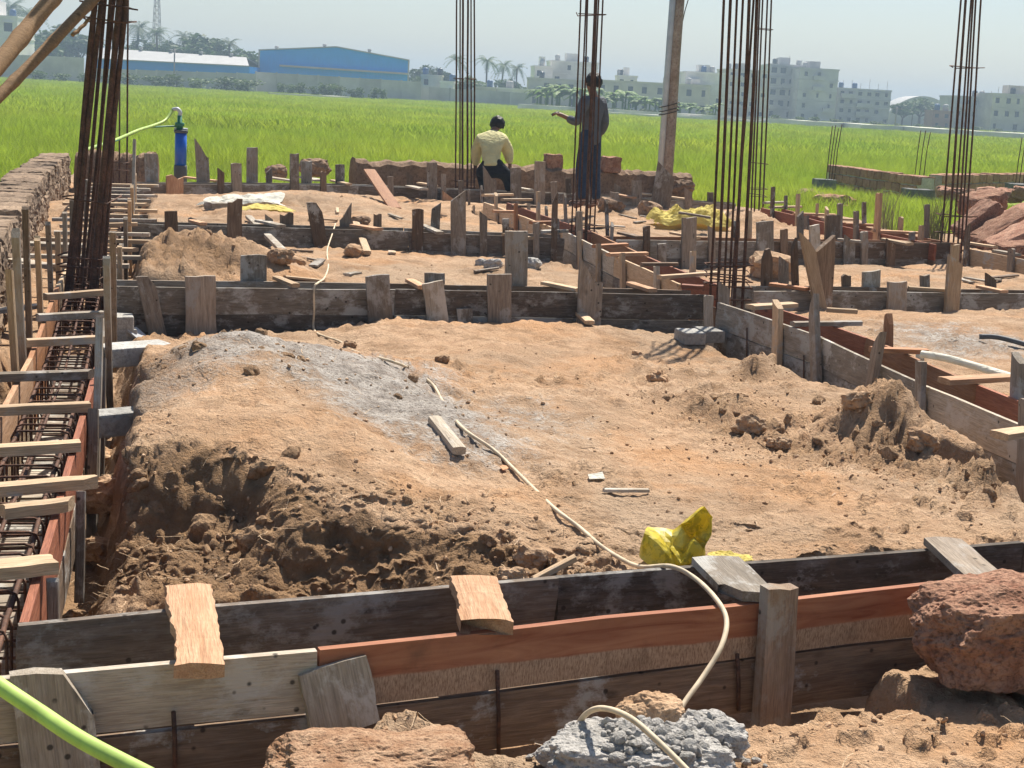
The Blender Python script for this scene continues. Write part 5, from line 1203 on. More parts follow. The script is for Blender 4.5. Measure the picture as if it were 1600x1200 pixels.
def make_palm(seed, h=9.0):
    r = random.Random(seed); e = empty('coconut_palm', (0, 0, 0)); lean = Vector((r.uniform(-.8, .8), r.uniform(-.4, .4), 0))
    tr = [Vector((0, 0, -.5)), lean * .2 + Vector((0, 0, h * .4)), lean * .6 + Vector((0, 0, h * .75)), lean + Vector((0, 0, h - .6))]
    obj('trunk', tube_mesh(spline(tr, 4), .17, 7), M_TRUNK, e); top = tr[-1]; v = []; f = []
    for k in range(20):
        a = k * 2.4 + r.uniform(-.2, .2); el = r.uniform(-.25, 1.25); L = r.uniform(2.6, 3.4); d = Vector((math.cos(a), math.sin(a), 0)); pts = []
        for i in range(9):
            t = i / 8; pts.append(top + d * (L * t * math.cos(el * .7)) + Vector((0, 0, L * (math.sin(el) * t - .85 * t * t * (1.1 - .3 * el)))))
        side = d.cross(Vector((0, 0, 1)))
        for i in range(8):
            t = (i + .5) / 8; w = .75 * math.sin(math.pi * min(1, t * .9 + .12)) + .05
            for sg in (-1, 1):
                for o in (0, .5):
                    p = pts[i].lerp(pts[i + 1], o); q = pts[i].lerp(pts[i + 1], o + .28); tip = p + side * sg * w + d * .3 + Vector((0, 0, -.35 * w)); b = len(v); v += [p, q, tip]; f.append((b, b + 1, b + 2))
            b = len(v); v += [pts[i] + side * .03, pts[i + 1] + side * .03, pts[i + 1] - side * .03, pts[i] - side * .03]; f.append((b, b + 1, b + 2, b + 3))
    obj('crown', mesh('palm_crown', v, f), M_PALM, e); return e
def make_banana(seed):
    r = random.Random(seed); e = empty('banana_plant', (0, 0, 0)); v = []; f = []
    for s in range(3):
        bx, by = r.uniform(-.5, .5), r.uniform(-.3, .3); h = r.uniform(1.6, 2.4)
        obj('stem', tube_mesh([Vector((bx, by, -.3)), Vector((bx, by, h))], .11, 6, [1.2, .6]), M_BANANA, e)
        for k in range(8):
            a = r.uniform(0, 6.28); d = Vector((math.cos(a), math.sin(a), 0)); sd = Vector((-d.y, d.x, 0)); L = r.uniform(1.2, 1.9); el = r.uniform(.5, 1.3); b = len(v)
            for i in range(6):
                t = i / 5; p = Vector((bx, by, h)) + d * (L * t * math.cos(el * .8)) + Vector((0, 0, L * (math.sin(el) * t - .8 * t * t))); w = .28 * math.sin(math.pi * min(1, t * .93 + .07)) + .01
                v += [p - sd * w + Vector((0, 0, -.06)), p, p + sd * w + Vector((0, 0, -.06))]
            for i in range(5):
                q = b + 3 * i; f += [(q, q + 1, q + 4, q + 3), (q + 1, q + 2, q + 5, q + 4)]
    obj('leaves', mesh('banana_leaves', v, f), M_BANANA, e); return e
def make_shrub(seed):
    r = random.Random(seed); e = empty('shrub', (0, 0, 0))
    obj('stems', tube_mesh([Vector((0, 0, -.3)), Vector((.05, 0, .5)), Vector((0, 0, 1.0))], .04, 5), M_TRUNK, e)
    obj('crown', leaf_cloud([(Vector((r.uniform(-.6, .6), r.uniform(-.4, .4), r.uniform(.4, 1.4))), r.uniform(.35, .6)) for _ in range(7)], 330, .16, seed), M_LEAF2, e); return e
PROTO = {}
used_proto = set()
def plant(kind, var, px, py, Y, hpx_scale, label, cat, group, base=-.36, protoh=9.0, widen=1.0):
    """copy of a prototype so that its top reaches (px, py) at distance Y"""
    p = D(px, py, Y); s = max(.2, (p.z - base) / protoh) * hpx_scale; key = (kind, var); o = PROTO[key]
    if key in used_proto: o = copy_tree(o)
    used_proto.add(key)
    o.matrix_basis = Matrix.Identity(4); o.location = (p.x, Y, base); o.rotation_euler = (0, 0, R.uniform(0, 6.28)); o.scale = (s * widen, s * widen, s)
    return tag(o, label, cat, group)
for i in range(3): PROTO[('tree', i)] = make_tree(200 + i, M_LEAF if i != 1 else M_LEAF2)
for i in range(3): PROTO[('palm', i)] = make_palm(210 + i)
for i in range(3): PROTO[('banana', i)] = make_banana(220 + i)
for i in range(2): PROTO[('shrub', i)] = make_shrub(230 + i)
for i, (px, py, Y, lb) in enumerate(((12,5,320,'coconut palm behind the white house, nearest the left edge'),(45,14,320,'coconut palm just right of the white house at far left'),(213,36,300,'coconut palm left of the lattice tower'),(246,46,295,'coconut palm in front of the lattice tower'),(358,62,300,'slender coconut palm behind the right end of the long shed'),(285,52,305,'coconut palm between the tower and the slender palm'),
        (715,88,300,'coconut palm behind the slim bundle of bars'),(762,90,290,'coconut palm right of the slim bundle, first of three'),(785,97,295,'coconut palm right of the slim bundle, second of three'),(808,102,285,'coconut palm right of the slim bundle, third of three'),(1428,158,310,'coconut palm among trees left of the tapering bars'))):
    plant('palm', i % 3, px, py, Y, 1.0, lb, 'palm', 'coconut palms')
for i, (px, py, Y, w, lb) in enumerate(((70,45,290,1.5,'tree crown right of the white house, nearest it'),(100,36,300,1.5,'tall tree crown between the white house and the leaning bars'),(122,50,300,1.4,'tree crown just left of the leaning bars'),(40,75,270,1.3,'low dark tree below the white house'),
        (222,60,300,1.5,'tree crown behind the long shed, left of the tower foot'),(262,62,305,1.4,'tree crown behind the long shed, right of the tower foot'),(305,50,300,1.7,'broad pale tree crown rising behind the long shed'),(335,58,305,1.6,'tree crown behind the long shed, right of the broad pale one'),(378,75,300,1.5,'tree crown at the right end of the long shed'),(396,84,300,1.5,'dark tree between the two blue sheds'),
        (652,118,280,1.5,'hazy tree just right of the big blue shed'),(668,100,310,1.3,'pointed hazy tree behind the small houses'),(688,108,310,1.2,'slim hazy tree behind the small houses'),(735,118,280,1.6,'hazy tree below the palms'),(795,122,285,1.5,'hazy tree at the foot of the third palm'),
        (1412,160,300,1.6,'hazy tree left of the domed shed roof'),(1440,152,320,2.0,'hazy broad tree in front of the domed shed'),(1465,172,300,1.5,'low hazy tree beside the brick hut'))):
    plant('tree', i % 3, px, py, Y, 1.0, lb, 'tree', 'trees across the field', widen=w)
for i in range(17):
    px = 842 + i * 17; plant('banana', i % 3, px, 141 + i * 1.7 + R.uniform(-4, 4), 215 + R.uniform(-4, 4), 1.5, ORD[i] + ' banana plant from the left in the row before the low buildings', 'banana plant', 'banana row', protoh=3.0, widen=1.25)
for i in range(16):
    px = 842 + i * 18; plant('shrub', i % 2, px, 161 + i * 1.1 + R.uniform(-2, 2), 208, 1.0, ORD[i] + ' low shrub from the left at the foot of the banana row', 'shrub', 'shrubs under the bananas', protoh=1.7, widen=1.9)
for i, px in enumerate((440, 458, 474, 492, 503, 518, 530, 550, 565, 584, 600)):
    plant('shrub', i % 2, px, 122 + (px - 440) * .09 + R.uniform(-2, 6), 222, 1.0, ORD[i] + ' weedy shrub from the left along the wall under the big blue shed', 'shrub', 'shrubs along the shed wall', protoh=1.9)
for i in range(10):
    px = 55 + i * 37; plant('shrub', i % 2, px, 108 + i * 1.2 + R.uniform(-2, 3), 222, 1.0, ORD[i] + ' dark shrub from the left along the wall below the long low shed', 'shrub', 'shrubs along the low shed', protoh=1.9, widen=1.8)
for i in range(13):
    px = 1215 + i * 31; plant('shrub', i % 2, px, 178 + i * 2.0 + R.uniform(-2, 2), 240, 1.0, ORD[i] + ' low green shrub from the left before the right-hand grey blocks', 'shrub', 'shrubs along the right field edge', protoh=1.9, widen=2.0)

# ------------------------------------------------------------------ buildings
M_WHITEW = plain('white_wall', (.68, .66, .62), .8, var=.2, sc=.3); M_CREAM = plain('cream_wall', (.50, .46, .40), .8, var=.18, sc=.4)
M_GREYW = plain('bare_cement_wall', (.46, .45, .44), .85, var=.25, sc=.25); M_BLUEW = plain('blue_cladding', (.0, .33, .86), .5, var=.08, sc=.4)
M_BLUED = plain('dark_blue_cladding', (.0, .22, .62), .5, var=.1, sc=.4); M_ROOFL = plain('pale_sheet_roof', (.40, .40, .39), .6, var=.1, sc=.5)
M_PANE = plain('window_dark', (.035, .045, .055), .25, var=.2); M_BRICKW = plain('brick_hut_wall', (.25, .14, .10), .85, var=.2, sc=.5)
M_TIN = plain('blue_tank', (.05, .12, .25), .5); M_STEELD = plain('tower_steel', (.30, .27, .27), .6)
def boxm(x0, y0, z0, x1, y1, z1, name='box'):
    v = [(x0, y0, z0), (x1, y0, z0), (x1, y1, z0), (x0, y1, z0), (x0, y0, z1), (x1, y0, z1), (x1, y1, z1), (x0, y1, z1)]
    return mesh(name, v, [(0, 3, 2, 1), (4, 5, 6, 7), (0, 1, 5, 4), (1, 2, 6, 5), (2, 3, 7, 6), (3, 0, 4, 7)])
def facade(w, d, h, holes_f, holes_r, rec=.25):
    """walls of a block; front (y=0) and right (x=w) faces have real openings"""
    v = []; f = []
    def quad(*q):
        b = len(v); v.extend(q); f.append(tuple(range(b, b + 4)))
    def face(W, holes, pt):
        xs = sorted({0, W, *[a for h_ in holes for a in (h_[0], h_[2])]}); zs = sorted({0, h, *[a for h_ in holes for a in (h_[1], h_[3])]})
        for x0, x1 in zip(xs[:-1], xs[1:]):
            for z0, z1 in zip(zs[:-1], zs[1:]):
                cx, cz = (x0 + x1) / 2, (z0 + z1) / 2
                if any(a < cx < c and b < cz < e for a, b, c, e in holes): continue
                quad(pt(x0, z0, 0), pt(x1, z0, 0), pt(x1, z1, 0), pt(x0, z1, 0))
        for a, b, c, e in holes:
            quad(pt(a, b, 0), pt(a, b, rec), pt(a, e, rec), pt(a, e, 0)); quad(pt(c, b, 0), pt(c, e, 0), pt(c, e, rec), pt(c, b, rec))
            quad(pt(a, b, 0), pt(c, b, 0), pt(c, b, rec), pt(a, b, rec)); quad(pt(a, e, 0), pt(a, e, rec), pt(c, e, rec), pt(c, e, 0))
    face(w, holes_f, lambda x, z, r: (x, r, z)); face(d, holes_r, lambda x, z, r: (w - r, x, z))
    quad((0, d, 0), (0, 0, 0), (0, 0, h), (0, d, h)); quad((w, d, 0), (0, d, 0), (0, d, h), (w, d, h)); quad((0, 0, h), (w, 0, h), (w, d, h), (0, d, h))
    return mesh('walls', v, f)
def block(label, px0, px1, ytop, Y, depth, rz, floors, nf, nr, mat, ww=.42, wh=.42, base=-.5, skip=.0, parapet=True, shade=True, bars=0, seed=1, ybase=None):
    r = random.Random(seed); a = D(px0, ytop, Y); b = D(px1, ytop, Y); w = (b.x - a.x) / math.cos(rz) ; h = (a.z + b.z) / 2 - base
    e = empty('building', (a.x, Y, base), label, 'building', 'buildings across the field'); M = rot(Matrix.Translation((a.x, Y, base)), 0, 0, rz); fh = h / floors
    def holes(W, n):
        o = []
        for k in range(floors):
            for i in range(n):
                if r.random() < skip: continue
                cw = W / n; x = (i + .5 + r.uniform(-.06, .06)) * cw; hw = cw * ww * .5 * r.choice((1, 1, .7)); z = (k + .5) * fh
                o.append((x - hw, z - fh * wh * .5, x + hw, z + fh * wh * .5))
        return o
    hf, hr = holes(w, nf), holes(depth, nr)
    obj('wall', facade(w, depth, h, hf, hr), mat, e, M)
    for i, (x0, z0, x1, z1) in enumerate(hf):
        wn_ = obj('window', boxm(x0, .18, z0, x1, .26, z1), M_PANE, e, M)
        if shade: obj('sunshade', boxm(x0 - .15, -.45, z1 + .03, x1 + .15, -.003, z1 + .13), mat, wn_, M)
    for x0, z0, x1, z1 in hr: obj('window', boxm(w - .26, x0, z0, w - .18, x1, z1), M_PANE, e, M)
    for k in range(1, floors + 1):
        obj('floor_band', boxm(-.12, -.12, k * fh - .16, w + .12, depth + .12, k * fh + .04 + (.0 if k < floors else .12)), mat, e, M)
    if parapet:
        obj('stair_room', boxm(w * .35, depth * .3, h + .16, w * .62, depth * .7, h + fh * .75), mat, e, M)
    for i in range(r.choice((1, 2, 2))): lathe(e, 'water_tank', M @ Vector((w * r.uniform(.08, .9), depth * .3, h + .15)), [(.55, 0), (.55, 1.0), (.35, 1.2), (.2, 1.25)], r.choice((M_PANE, M_TIN, M_ROOFL)), 10)
    if nf > 2:
        for k in range(1, floors):
            if r.random() < .7:
                x0 = w * r.choice((.05, .35, .65)); obj('balcony', boxm(x0, -1.1, k * fh - .1, x0 + w * .28, -.125, k * fh + .8), mat, e, M)
    for i in range(bars): obj('starter_bar', boxm((i + .5) * w / bars, .3, h, (i + .5) * w / bars + .07, .37, h + r.uniform(1, 2.6)), M_STEELD, e, M)
    return e
block('white two-storey house at the far left edge', -70, 27, 24, 262, 9, 0, 3, 3, 0, M_WHITEW, skip=.3, seed=2)
block('white three-storey building, leftmost of the block behind the man in grey', 836, 864, 104, 300, 8, .1, 3, 2, 0, M_WHITEW, skip=.3, shade=False, seed=3)
block('taller white building behind the man in grey', 862, 936, 97, 306, 9, .1, 4, 4, 0, M_WHITEW, skip=.35, shade=False, seed=4)
block('low pale wing in front of the taller white building', 826, 942, 125, 292, 6, .05, 2, 6, 0, M_CREAM, skip=.4, parapet=False, seed=5)
block('long low cream building between the man in grey and the tall pole', 930, 1108, 130, 288, 8, -.12, 2, 8, 0, M_CREAM, skip=.3, ww=.35, parapet=False, seed=6)
block('small white house on the roofline left of the tall pole', 965, 996, 119, 310, 8, 0, 3, 2, 0, M_WHITEW, skip=.3, seed=7)
block('pale three-storey building between the tall pole and the nearest rebar column', 1072, 1138, 114, 295, 9, .05, 4, 3, 0, M_WHITEW, skip=.4, shade=False, seed=8)
block('pale four-storey building hidden behind the nearest rebar column', 1138, 1204, 110, 310, 10, .1, 5, 4, 0, M_CREAM, skip=.3, shade=False, seed=9)
block('unfinished grey five-storey block right of the nearest rebar column', 1204, 1262, 102, 325, 15, .0, 5, 4, 0, M_GREYW, skip=.08, ww=.6, wh=.5, seed=10, bars=3)
block('right-hand wing of the unfinished grey five-storey block', 1250, 1312, 108, 318, 12, .06, 5, 3, 3, M_GREYW, skip=.25, ww=.25, wh=.4, seed=11, bars=0)
block('lower unfinished four-storey block right of the five-storey one', 1310, 1394, 140, 322, 12, .04, 4, 6, 2, M_GREYW, skip=.12, ww=.45, seed=12, parapet=False, bars=6)
block('brick hut under the domed shed', 1458, 1488, 174, 290, 6, 0, 2, 2, 0, M_BRICKW, skip=.2, shade=False, parapet=False, seed=13)
block('unfinished pale three-storey block at the right edge behind the tapering bars', 1494, 1556, 152, 300, 10, .05, 3, 5, 0, M_GREYW, skip=.1, ww=.4, seed=14, parapet=False, bars=5)
block('unfinished block cut by the right edge, bars on its roof', 1552, 1650, 149, 292, 10, .05, 3, 6, 0, M_CREAM, skip=.1, ww=.42, seed=15, bars=6)
for i, (x0, x1, yt, Y, m, lb) in enumerate(((658,690,118,270,M_CREAM,'small cream house right of the big blue shed'),(688,708,128,262,M_WHITEW,'tiny white house left of the slim bundle of bars'),(742,775,137,262,M_CREAM,'low pale house under the palms, left one'),(776,826,139,266,M_WHITEW,'low pale house under the palms, right one'))):
    block(lb, x0, x1, yt, Y, 6, 0, 1 + (i == 0), 2, 0, m, skip=.2, parapet=False, seed=20 + i)
# sheds
def gable(label, L, Rr, apex, Y, depth, base, wallm, strip=None):
    a, b, c = D(*L, Y), D(*Rr, Y), D(*apex, Y); e = empty('industrial_shed', (a.x, Y, base), label, 'shed', 'industrial sheds')
    v = [(a.x, Y, base), (b.x, Y, base), (b.x, Y, b.z), (c.x, Y, c.z), (a.x, Y, a.z)]; n = 5; skew = b.x * depth / Y; v += [(x + skew, Y + depth, z) for x, _, z in v]
    f = [(0, 1, 2, 3, 4), (9, 8, 7, 6, 5)] + [(i, i + 5, (i + 1) % 5 + 5, (i + 1) % 5) for i in range(5)]
    obj('cladding', mesh('cladding', v, f), wallm, e)
    for s0, s1 in ((4, 3), (3, 2)):
        p, q = Vector(v[s0]), Vector(v[s1]); up = Vector((0, 0, .18)); d = Vector((skew, depth + .6, 0)); o = Vector((0, -.3, .02)); w = [p + o, q + o, q + o + d, p + o + d]
        obj('roof', mesh('roof', w + [x + up for x in w], [(0, 3, 2, 1), (4, 5, 6, 7), (0, 1, 5, 4), (1, 2, 6, 5), (2, 3, 7, 6), (3, 0, 4, 7)]), M_ROOFL, e)
    for x in (a.x, b.x - .25): obj('corner_trim', boxm(x, Y - .06, base, x + .25, Y - .003, (a.z if x == a.x else b.z) - .02), M_ROOFL, e)
    nrib = 40
    rib = [obj('cladding_rib', boxm(a.x + (b.x - a.x) * (i + .5) / nrib, Y - .05, base, a.x + (b.x - a.x) * (i + .5) / nrib + .12, Y - .004, min(a.z, b.z) - .2), wallm, e) for i in range(nrib)]
    if strip:
        p, q = D(*strip[0], Y), D(*strip[1], Y); o = Vector((0, -.9, 0)); k = Vector((0, -.06, 0)); up = Vector((0, 0, .32))
        w = [p + o, q + o, q + k, p + k]; obj('canopy', mesh('canopy', w + [x + up for x in w], [(0, 3, 2, 1), (4, 5, 6, 7), (0, 1, 5, 4), (1, 2, 6, 5), (2, 3, 7, 6), (3, 0, 4, 7)]), M_ROOFL, e)
    for t in (.1, .42, .72):
        x = a.x + (b.x - a.x) * t; zz = (a.z + (c.z - a.z) * min(1, t / .52)) if t < .52 else (c.z + (b.z - c.z) * (t - .52) / .48)
        lathe(e, 'roof_vent', Vector((x, Y + 3, zz + .1)), [(.25, 0), (.25, .35), (.4, .4), (.3, .65)], M_ROOFL, 8)
    return e
gable('big bright blue shed with a shallow gable and a white canopy strip', (404, 79), (640, 95), (526, 74), 255, 22, -.5, M_BLUEW, ((438, 104), (639, 117)))
def long_shed():
    Y = 245; a0, a1 = D(148, 92, Y), D(389, 104, Y); r0, r1 = D(150, 76, Y + 6), D(385, 91, Y + 6); base = -.5
    e = empty('industrial_shed', (a0.x, Y, base), 'long low shed with a pale sloping roof and blue walls at left', 'shed', 'industrial sheds')
    v = [(a0.x, Y + .4, base), (a1.x, Y + .4, base), (a1.x, Y + .4, a1.z), (a0.x, Y + .4, a0.z), (a0.x, Y + 12, base), (a1.x, Y + 12, base), (a1.x, Y + 12, a1.z), (a0.x, Y + 12, a0.z)]
    obj('wall', mesh('wall', v, [(0, 1, 2, 3), (5, 4, 7, 6), (1, 5, 6, 2), (4, 0, 3, 7)]), M_BLUED, e)
    for q in ([a0, a1, r1, r0], [r0, r1, Vector((a1.x, Y + 12.4, a1.z)), Vector((a0.x, Y + 12.4, a0.z))]):
        up = Vector((0, 0, .15)); obj('roof', mesh('roof', list(q) + [x + up for x in q], [(0, 3, 2, 1), (4, 5, 6, 7), (0, 1, 5, 4), (1, 2, 6, 5), (2, 3, 7, 6), (3, 0, 4, 7)]), M_ROOFL, e)
    for i in range(5):
        p = r0.lerp(r1, (i + .5) / 5); lathe(e, 'roof_vent', p + Vector((0, 0, .1)), [(.2, 0), (.2, .3), (.35, .35), (.25, .55)], M_ROOFL, 8)
long_shed()
def bwall(label, x0, y0, x1, y1, Y, mat=M_GREYW, base=-.6):
    a, b = D(x0, y0, Y), D(x1, y1, Y); n = max(2, int(abs(b.x - a.x) / 3)); e = empty('boundary_wall', (a.x, Y, base), label, 'wall', 'boundary walls across the field')
    for i in range(n):
        p, q = a.lerp(b, i / n), a.lerp(b, (i + 1) / n); obj('wall_panel', boxm(p.x + .1, Y, base, q.x - .1, Y + .2, (p.z + q.z) / 2), mat, e); obj('pier', boxm(p.x - .12, Y - .06, base, p.x + .098, Y + .26, p.z + .08), mat, e)
bwall('grey boundary wall below the big blue shed', 400, 112, 660, 128, 236)
bwall('grey boundary wall below the long low shed', 150, 107, 402, 115, 232)
bwall('pale boundary wall below the white house at far left', -60, 82, 132, 90, 240, M_CREAM)
bwall('dark boundary wall between the sheds and the palms', 640, 134, 830, 146, 240)
# domed shed roof
p = D(1440, 195, 340); e = empty('domed_shed', (p.x, 340, -.5), 'hazy shed with a wide curved roof left of the tapering bars', 'shed', 'industrial sheds')
v = []; f = []
for i in range(15):
    t = i / 14; x = p.x - 7.5 + 15 * t; z = D(1440, 176 - 26 * math.sin(math.pi * t) ** .8, 340).z; v += [(x, 340, z), (x, 352, z), (x, 340, -.5), (x, 352, -.5)]
for i in range(14): q = 4 * i; f += [(q, q + 4, q + 5, q + 1), (q + 2, q + 6, q + 4, q)]
obj('roof', mesh('roof', v, f), M_ROOFL, e); obj('wall', boxm(p.x - 7.3, 340.3, -.5, p.x + 7.3, 351, D(1440, 178, 340).z), M_CREAM, e)
# lattice tower
p = D(245, 60, 335); tw = empty('lattice_tower', (p.x, 335, -.5), 'thin lattice mast rising behind the palms at left', 'tower'); HT = 25.0
leg = lambda z, sx, sy: Vector((p.x + sx * (1.15 - .9 * z / HT) , 335 + sy * (1.15 - .9 * z / HT), z - .5))
for sx in (-1, 1):
    for sy in (-1, 1): obj('leg', tube_mesh([leg(0, sx, sy), leg(HT, sx, sy)], .085, 5), M_STEELD, tw)
zs = [i * 1.55 for i in range(17)]
for z0, z1 in zip(zs[:-1], zs[1:]):
    for s in (-1, 1):
        obj('brace', tube_mesh([leg(z0, -1, s), leg(z1, 1, s)], .05, 4), M_STEELD, tw); obj('brace', tube_mesh([leg(z0, 1, s), leg(z1, -1, s)], .05, 4), M_STEELD, tw); obj('brace', tube_mesh([leg(z1, -1, s), leg(z1, 1, s)], .05, 4), M_STEELD, tw)
for px, yt, Y, lb in ((273, 76, 225, 'dark utility pole before the long low shed'), (1402, 167, 230, 'dark utility pole with a crossarm before the lower unfinished block')):
    q = D(px, yt, Y); e = empty('utility_pole', (q.x, Y, -.5), lb, 'pole', 'utility poles')
    obj('post', tube_mesh([(q.x - .1, Y, -.5), (q.x, Y, q.z)], .11, 6), M_STEELD, e); obj('crossarm', boxm(q.x - .8, Y - .06, q.z - .35, q.x + .8, Y + .06, q.z - .22), M_STEELD, e)
# pale channel banks crossing the field
M_BANK = plain('dry_pale_bank', (.68, .66, .58), .9, var=.2, sc=.3)
def bank(pts, w, h, name='field_bank'):
    v = []; f = []
    for i, q in enumerate(pts):
        a = pts[max(i - 1, 0)]; b = pts[min(i + 1, len(pts) - 1)]; t = (b - a).normalized(); n = Vector((-t.y, t.x, 0))
        for o, z in ((-.5, -.2), (-.38, h), (.38, h), (.5, -.2)): v.append(q + n * (o * w) + Vector((0, 0, z + .06 * mnoise.noise(Vector((i * .9, o, 1))))))
    for i in range(len(pts) - 1):
        for j in range(3): f.append((4 * i + j, 4 * i + j + 1, 4 * i + 5 + j, 4 * i + 4 + j))
    o = obj(name, mesh(name, v, f), M_BANK); o['kind'] = 'structure'; return o
bank([Vector((*xy(G(x, 172 + (x - 815) * .062 + R.uniform(-.4, .4), -.36)), -.36)) for x in range(815, 1700, 30)], 2.2, .80)
bank([Vector((*xy(G(x, 182 + (x - 960) * .058 + R.uniform(-.4, .4), -.36)), -.36)) for x in range(900, 1330, 30)], 1.0, .50)
bank([Vector((*xy(G(x, 150 + (x - 420) * .05, -.36)), -.36)) for x in range(420, 560, 25)], .8, .45)
# taut overhead line
a, b = D(-100, 20, 260), D(1050, 88, 260)

# ------------------------------------------------------------------ people
def skin_mesh(nodes, edges, root, sub=2):
    ids = list(nodes); ix = {k: i for i, k in enumerate(ids)}
    me = bpy.data.meshes.new('skin'); me.from_pydata([tuple(nodes[k][0]) for k in ids], [(ix[a], ix[b]) for a, b in edges], [])
    o = bpy.data.objects.new('skin', me); COL.objects.link(o); m = o.modifiers.new('skin', 'SKIN'); m.use_smooth_shade = True
    for k in ids:
        r = nodes[k][1]; r = (r, r) if not isinstance(r, tuple) else r
        me.skin_vertices[0].data[ix[k]].radius = r; me.skin_vertices[0].data[ix[k]].use_root = (k == root)
    s = o.modifiers.new('sub', 'SUBSURF'); s.levels = sub; s.render_levels = sub
    bpy.context.view_layer.update(); dg = bpy.context.evaluated_depsgraph_get()
    out = bpy.data.meshes.new_from_object(o.evaluated_get(dg)); bpy.data.objects.remove(o)
    out.polygons.foreach_set('use_smooth', [True] * len(out.polygons)); out.materials.clear()
    return out
def add_hand(nodes, edges, wrist, tag_, d, side, curl, scale=1.0):
    """palm, four unequal curled fingers and a thumb leaving the side of the palm"""
    w = nodes[wrist][0]; d = d.normalized(); side = (side - d * side.dot(d)).normalized(); n = d.cross(side).normalized() * curl
    pk = tag_ + 'palm'; nodes[pk] = (w + d * .075 * scale, (.024, .034)); edges.append((wrist, pk))
    for i, (o, L) in enumerate(((-.030, .068), (-.010, .080), (.010, .075), (.030, .058))):
        a = w + d * .085 * scale + side * o; k0, k1, k2 = (tag_ + 'f%d%d' % (i, j) for j in range(3))
        nodes[k0] = (a + d * .012, .0095); nodes[k1] = (a + d * (L * .6) + n * (L * .25), .009); nodes[k2] = (a + d * (L * .75) + n * (L * .75), .0075)
        edges += [(pk, k0), (k0, k1), (k1, k2)]
    t0, t1 = tag_ + 't0', tag_ + 't1'
    nodes[t0] = (w + d * .045 - side * .038 + n * .012, .011); nodes[t1] = (w + d * .085 - side * .050 + n * .035, .009); edges += [(pk, t0), (t0, t1)]
def person(label, base, J, hair_c, look, shirt_mat, trouser_mat, sleeves, bulk=1.0, hem=.13, seat=1.0):
    """J: joint positions in the world; one continuous body, clothes and hair as children"""
    up = (J['neck'] - J['pelvis']).normalized()
    nodes = {'pelvis': (J['pelvis'], .098), 'waist': (J['waist'], .090), 'chest': (J['chest'], (.115, .095)), 'neckb': (J['neckb'], .065), 'neck': (J['neck'], .052), 'jaw': (J['neck'].lerp(J['head'], .55) + look * .02, .068), 'head': (J['head'], (.078, .088)), 'crown': (J['crown'], .058)}
    edges = [('pelvis', 'waist'), ('waist', 'chest'), ('chest', 'neckb'), ('neckb', 'neck'), ('neck', 'jaw'), ('jaw', 'head'), ('head', 'crown')]
    for s in 'lr':
        nodes[s + 'sh'] = (J[s + 'sh'], .050); nodes[s + 'el'] = (J[s + 'el'], .043); nodes[s + 'wr'] = (J[s + 'wr'], .029)
        edges += [('chest', s + 'sh'), (s + 'sh', s + 'el'), (s + 'el', s + 'wr')]
        nodes[s + 'hip'] = (J[s + 'hip'], .072); nodes[s + 'kn'] = (J[s + 'kn'], .054); nodes[s + 'an'] = (J[s + 'an'], .042); nodes[s + 'heel'] = (J[s + 'an'] + Vector((0, 0, -.05)) - J['foot'] * .03, .038); nodes[s + 'toe'] = (J[s + 'an'] + J['foot'] * .15 + Vector((0, 0, -.06)), (.038, .026))
        edges += [('pelvis', s + 'hip'), (s + 'hip', s + 'kn'), (s + 'kn', s + 'an'), (s + 'an', s + 'toe')]; del nodes[s + 'heel']
        add_hand(nodes, edges, s + 'wr', s, J[s + 'hd'], J['side'] if s == 'l' else -J['side'], -1 if s == 'l' else 1)
    # face: nose and ears grow from the head
    sd = J['side']; nodes['nose'] = (J['head'] + look * .105 - Vector((0, 0, .012)), .012); edges.append(('head', 'nose'))
    for s, k in (('le', 1), ('re', -1)): nodes[s] = (J['head'] + look.cross(Vector((0, 0, 1))) * (.088 * k) - look * .01, .016); edges.append(('head', s))
    body = obj('person', skin_mesh(nodes, edges, 'pelvis'), M_SKIN); body.data.name = 'person_body'
    tag(body, label, 'person', None, 'thing'); WM[body.name] = Matrix.Identity(4)
    sn = {k: (nodes[k][0], tuple(x + .034 for x in (nodes[k][1] if isinstance(nodes[k][1], tuple) else (nodes[k][1],) * 2))) for k in ('waist', 'chest', 'lsh', 'rsh', 'lel', 'rel')}
    sn = {k: (p, tuple(x * bulk for x in q)) for k, (p, q) in sn.items()}
    sn['pelvis'] = (J['pelvis'] + up * .02, .142); sn['hem'] = (J['pelvis'] - up * hem, .150); sn['neckb'] = (J['neckb'] - up * .015, .070)
    se = [('hem', 'pelvis'), ('pelvis', 'waist'), ('waist', 'chest'), ('chest', 'neckb'), ('chest', 'lsh'), ('chest', 'rsh'), ('lsh', 'lel'), ('rsh', 'rel')]
    for s in 'lr':
        sn[s + 'cuff'] = (J[s + 'el'].lerp(J[s + 'wr'], sleeves[s]), .05); se.append((s + 'el', s + 'cuff'))
    obj('shirt', skin_mesh(sn, se, 'chest'), shirt_mat, body)
    tn = {k: (nodes[k][0], (nodes[k][1] + .032) * seat) for k in ('lhip', 'rhip', 'lkn', 'rkn')}; tn['pelvis'] = (J['pelvis'] - up * .01, .132); tn['belt'] = (J['pelvis'] + up * .15, .122)
    te = [('belt', 'pelvis'), ('pelvis', 'lhip'), ('pelvis', 'rhip'), ('lhip', 'lkn'), ('rhip', 'rkn')]
    for s in 'lr': tn[s + 'hem'] = (J[s + 'kn'].lerp(J[s + 'an'], .93), .064); te.append((s + 'kn', s + 'hem'))
    obj('trousers', skin_mesh(tn, te, 'pelvis'), trouser_mat, body)
    # hair: cap over the back and top of the head
    c = J['head'] + (J['crown'] - J['head']) * .35 - look * .018; vs_, fs_ = ico(4); v = []; keep = {}
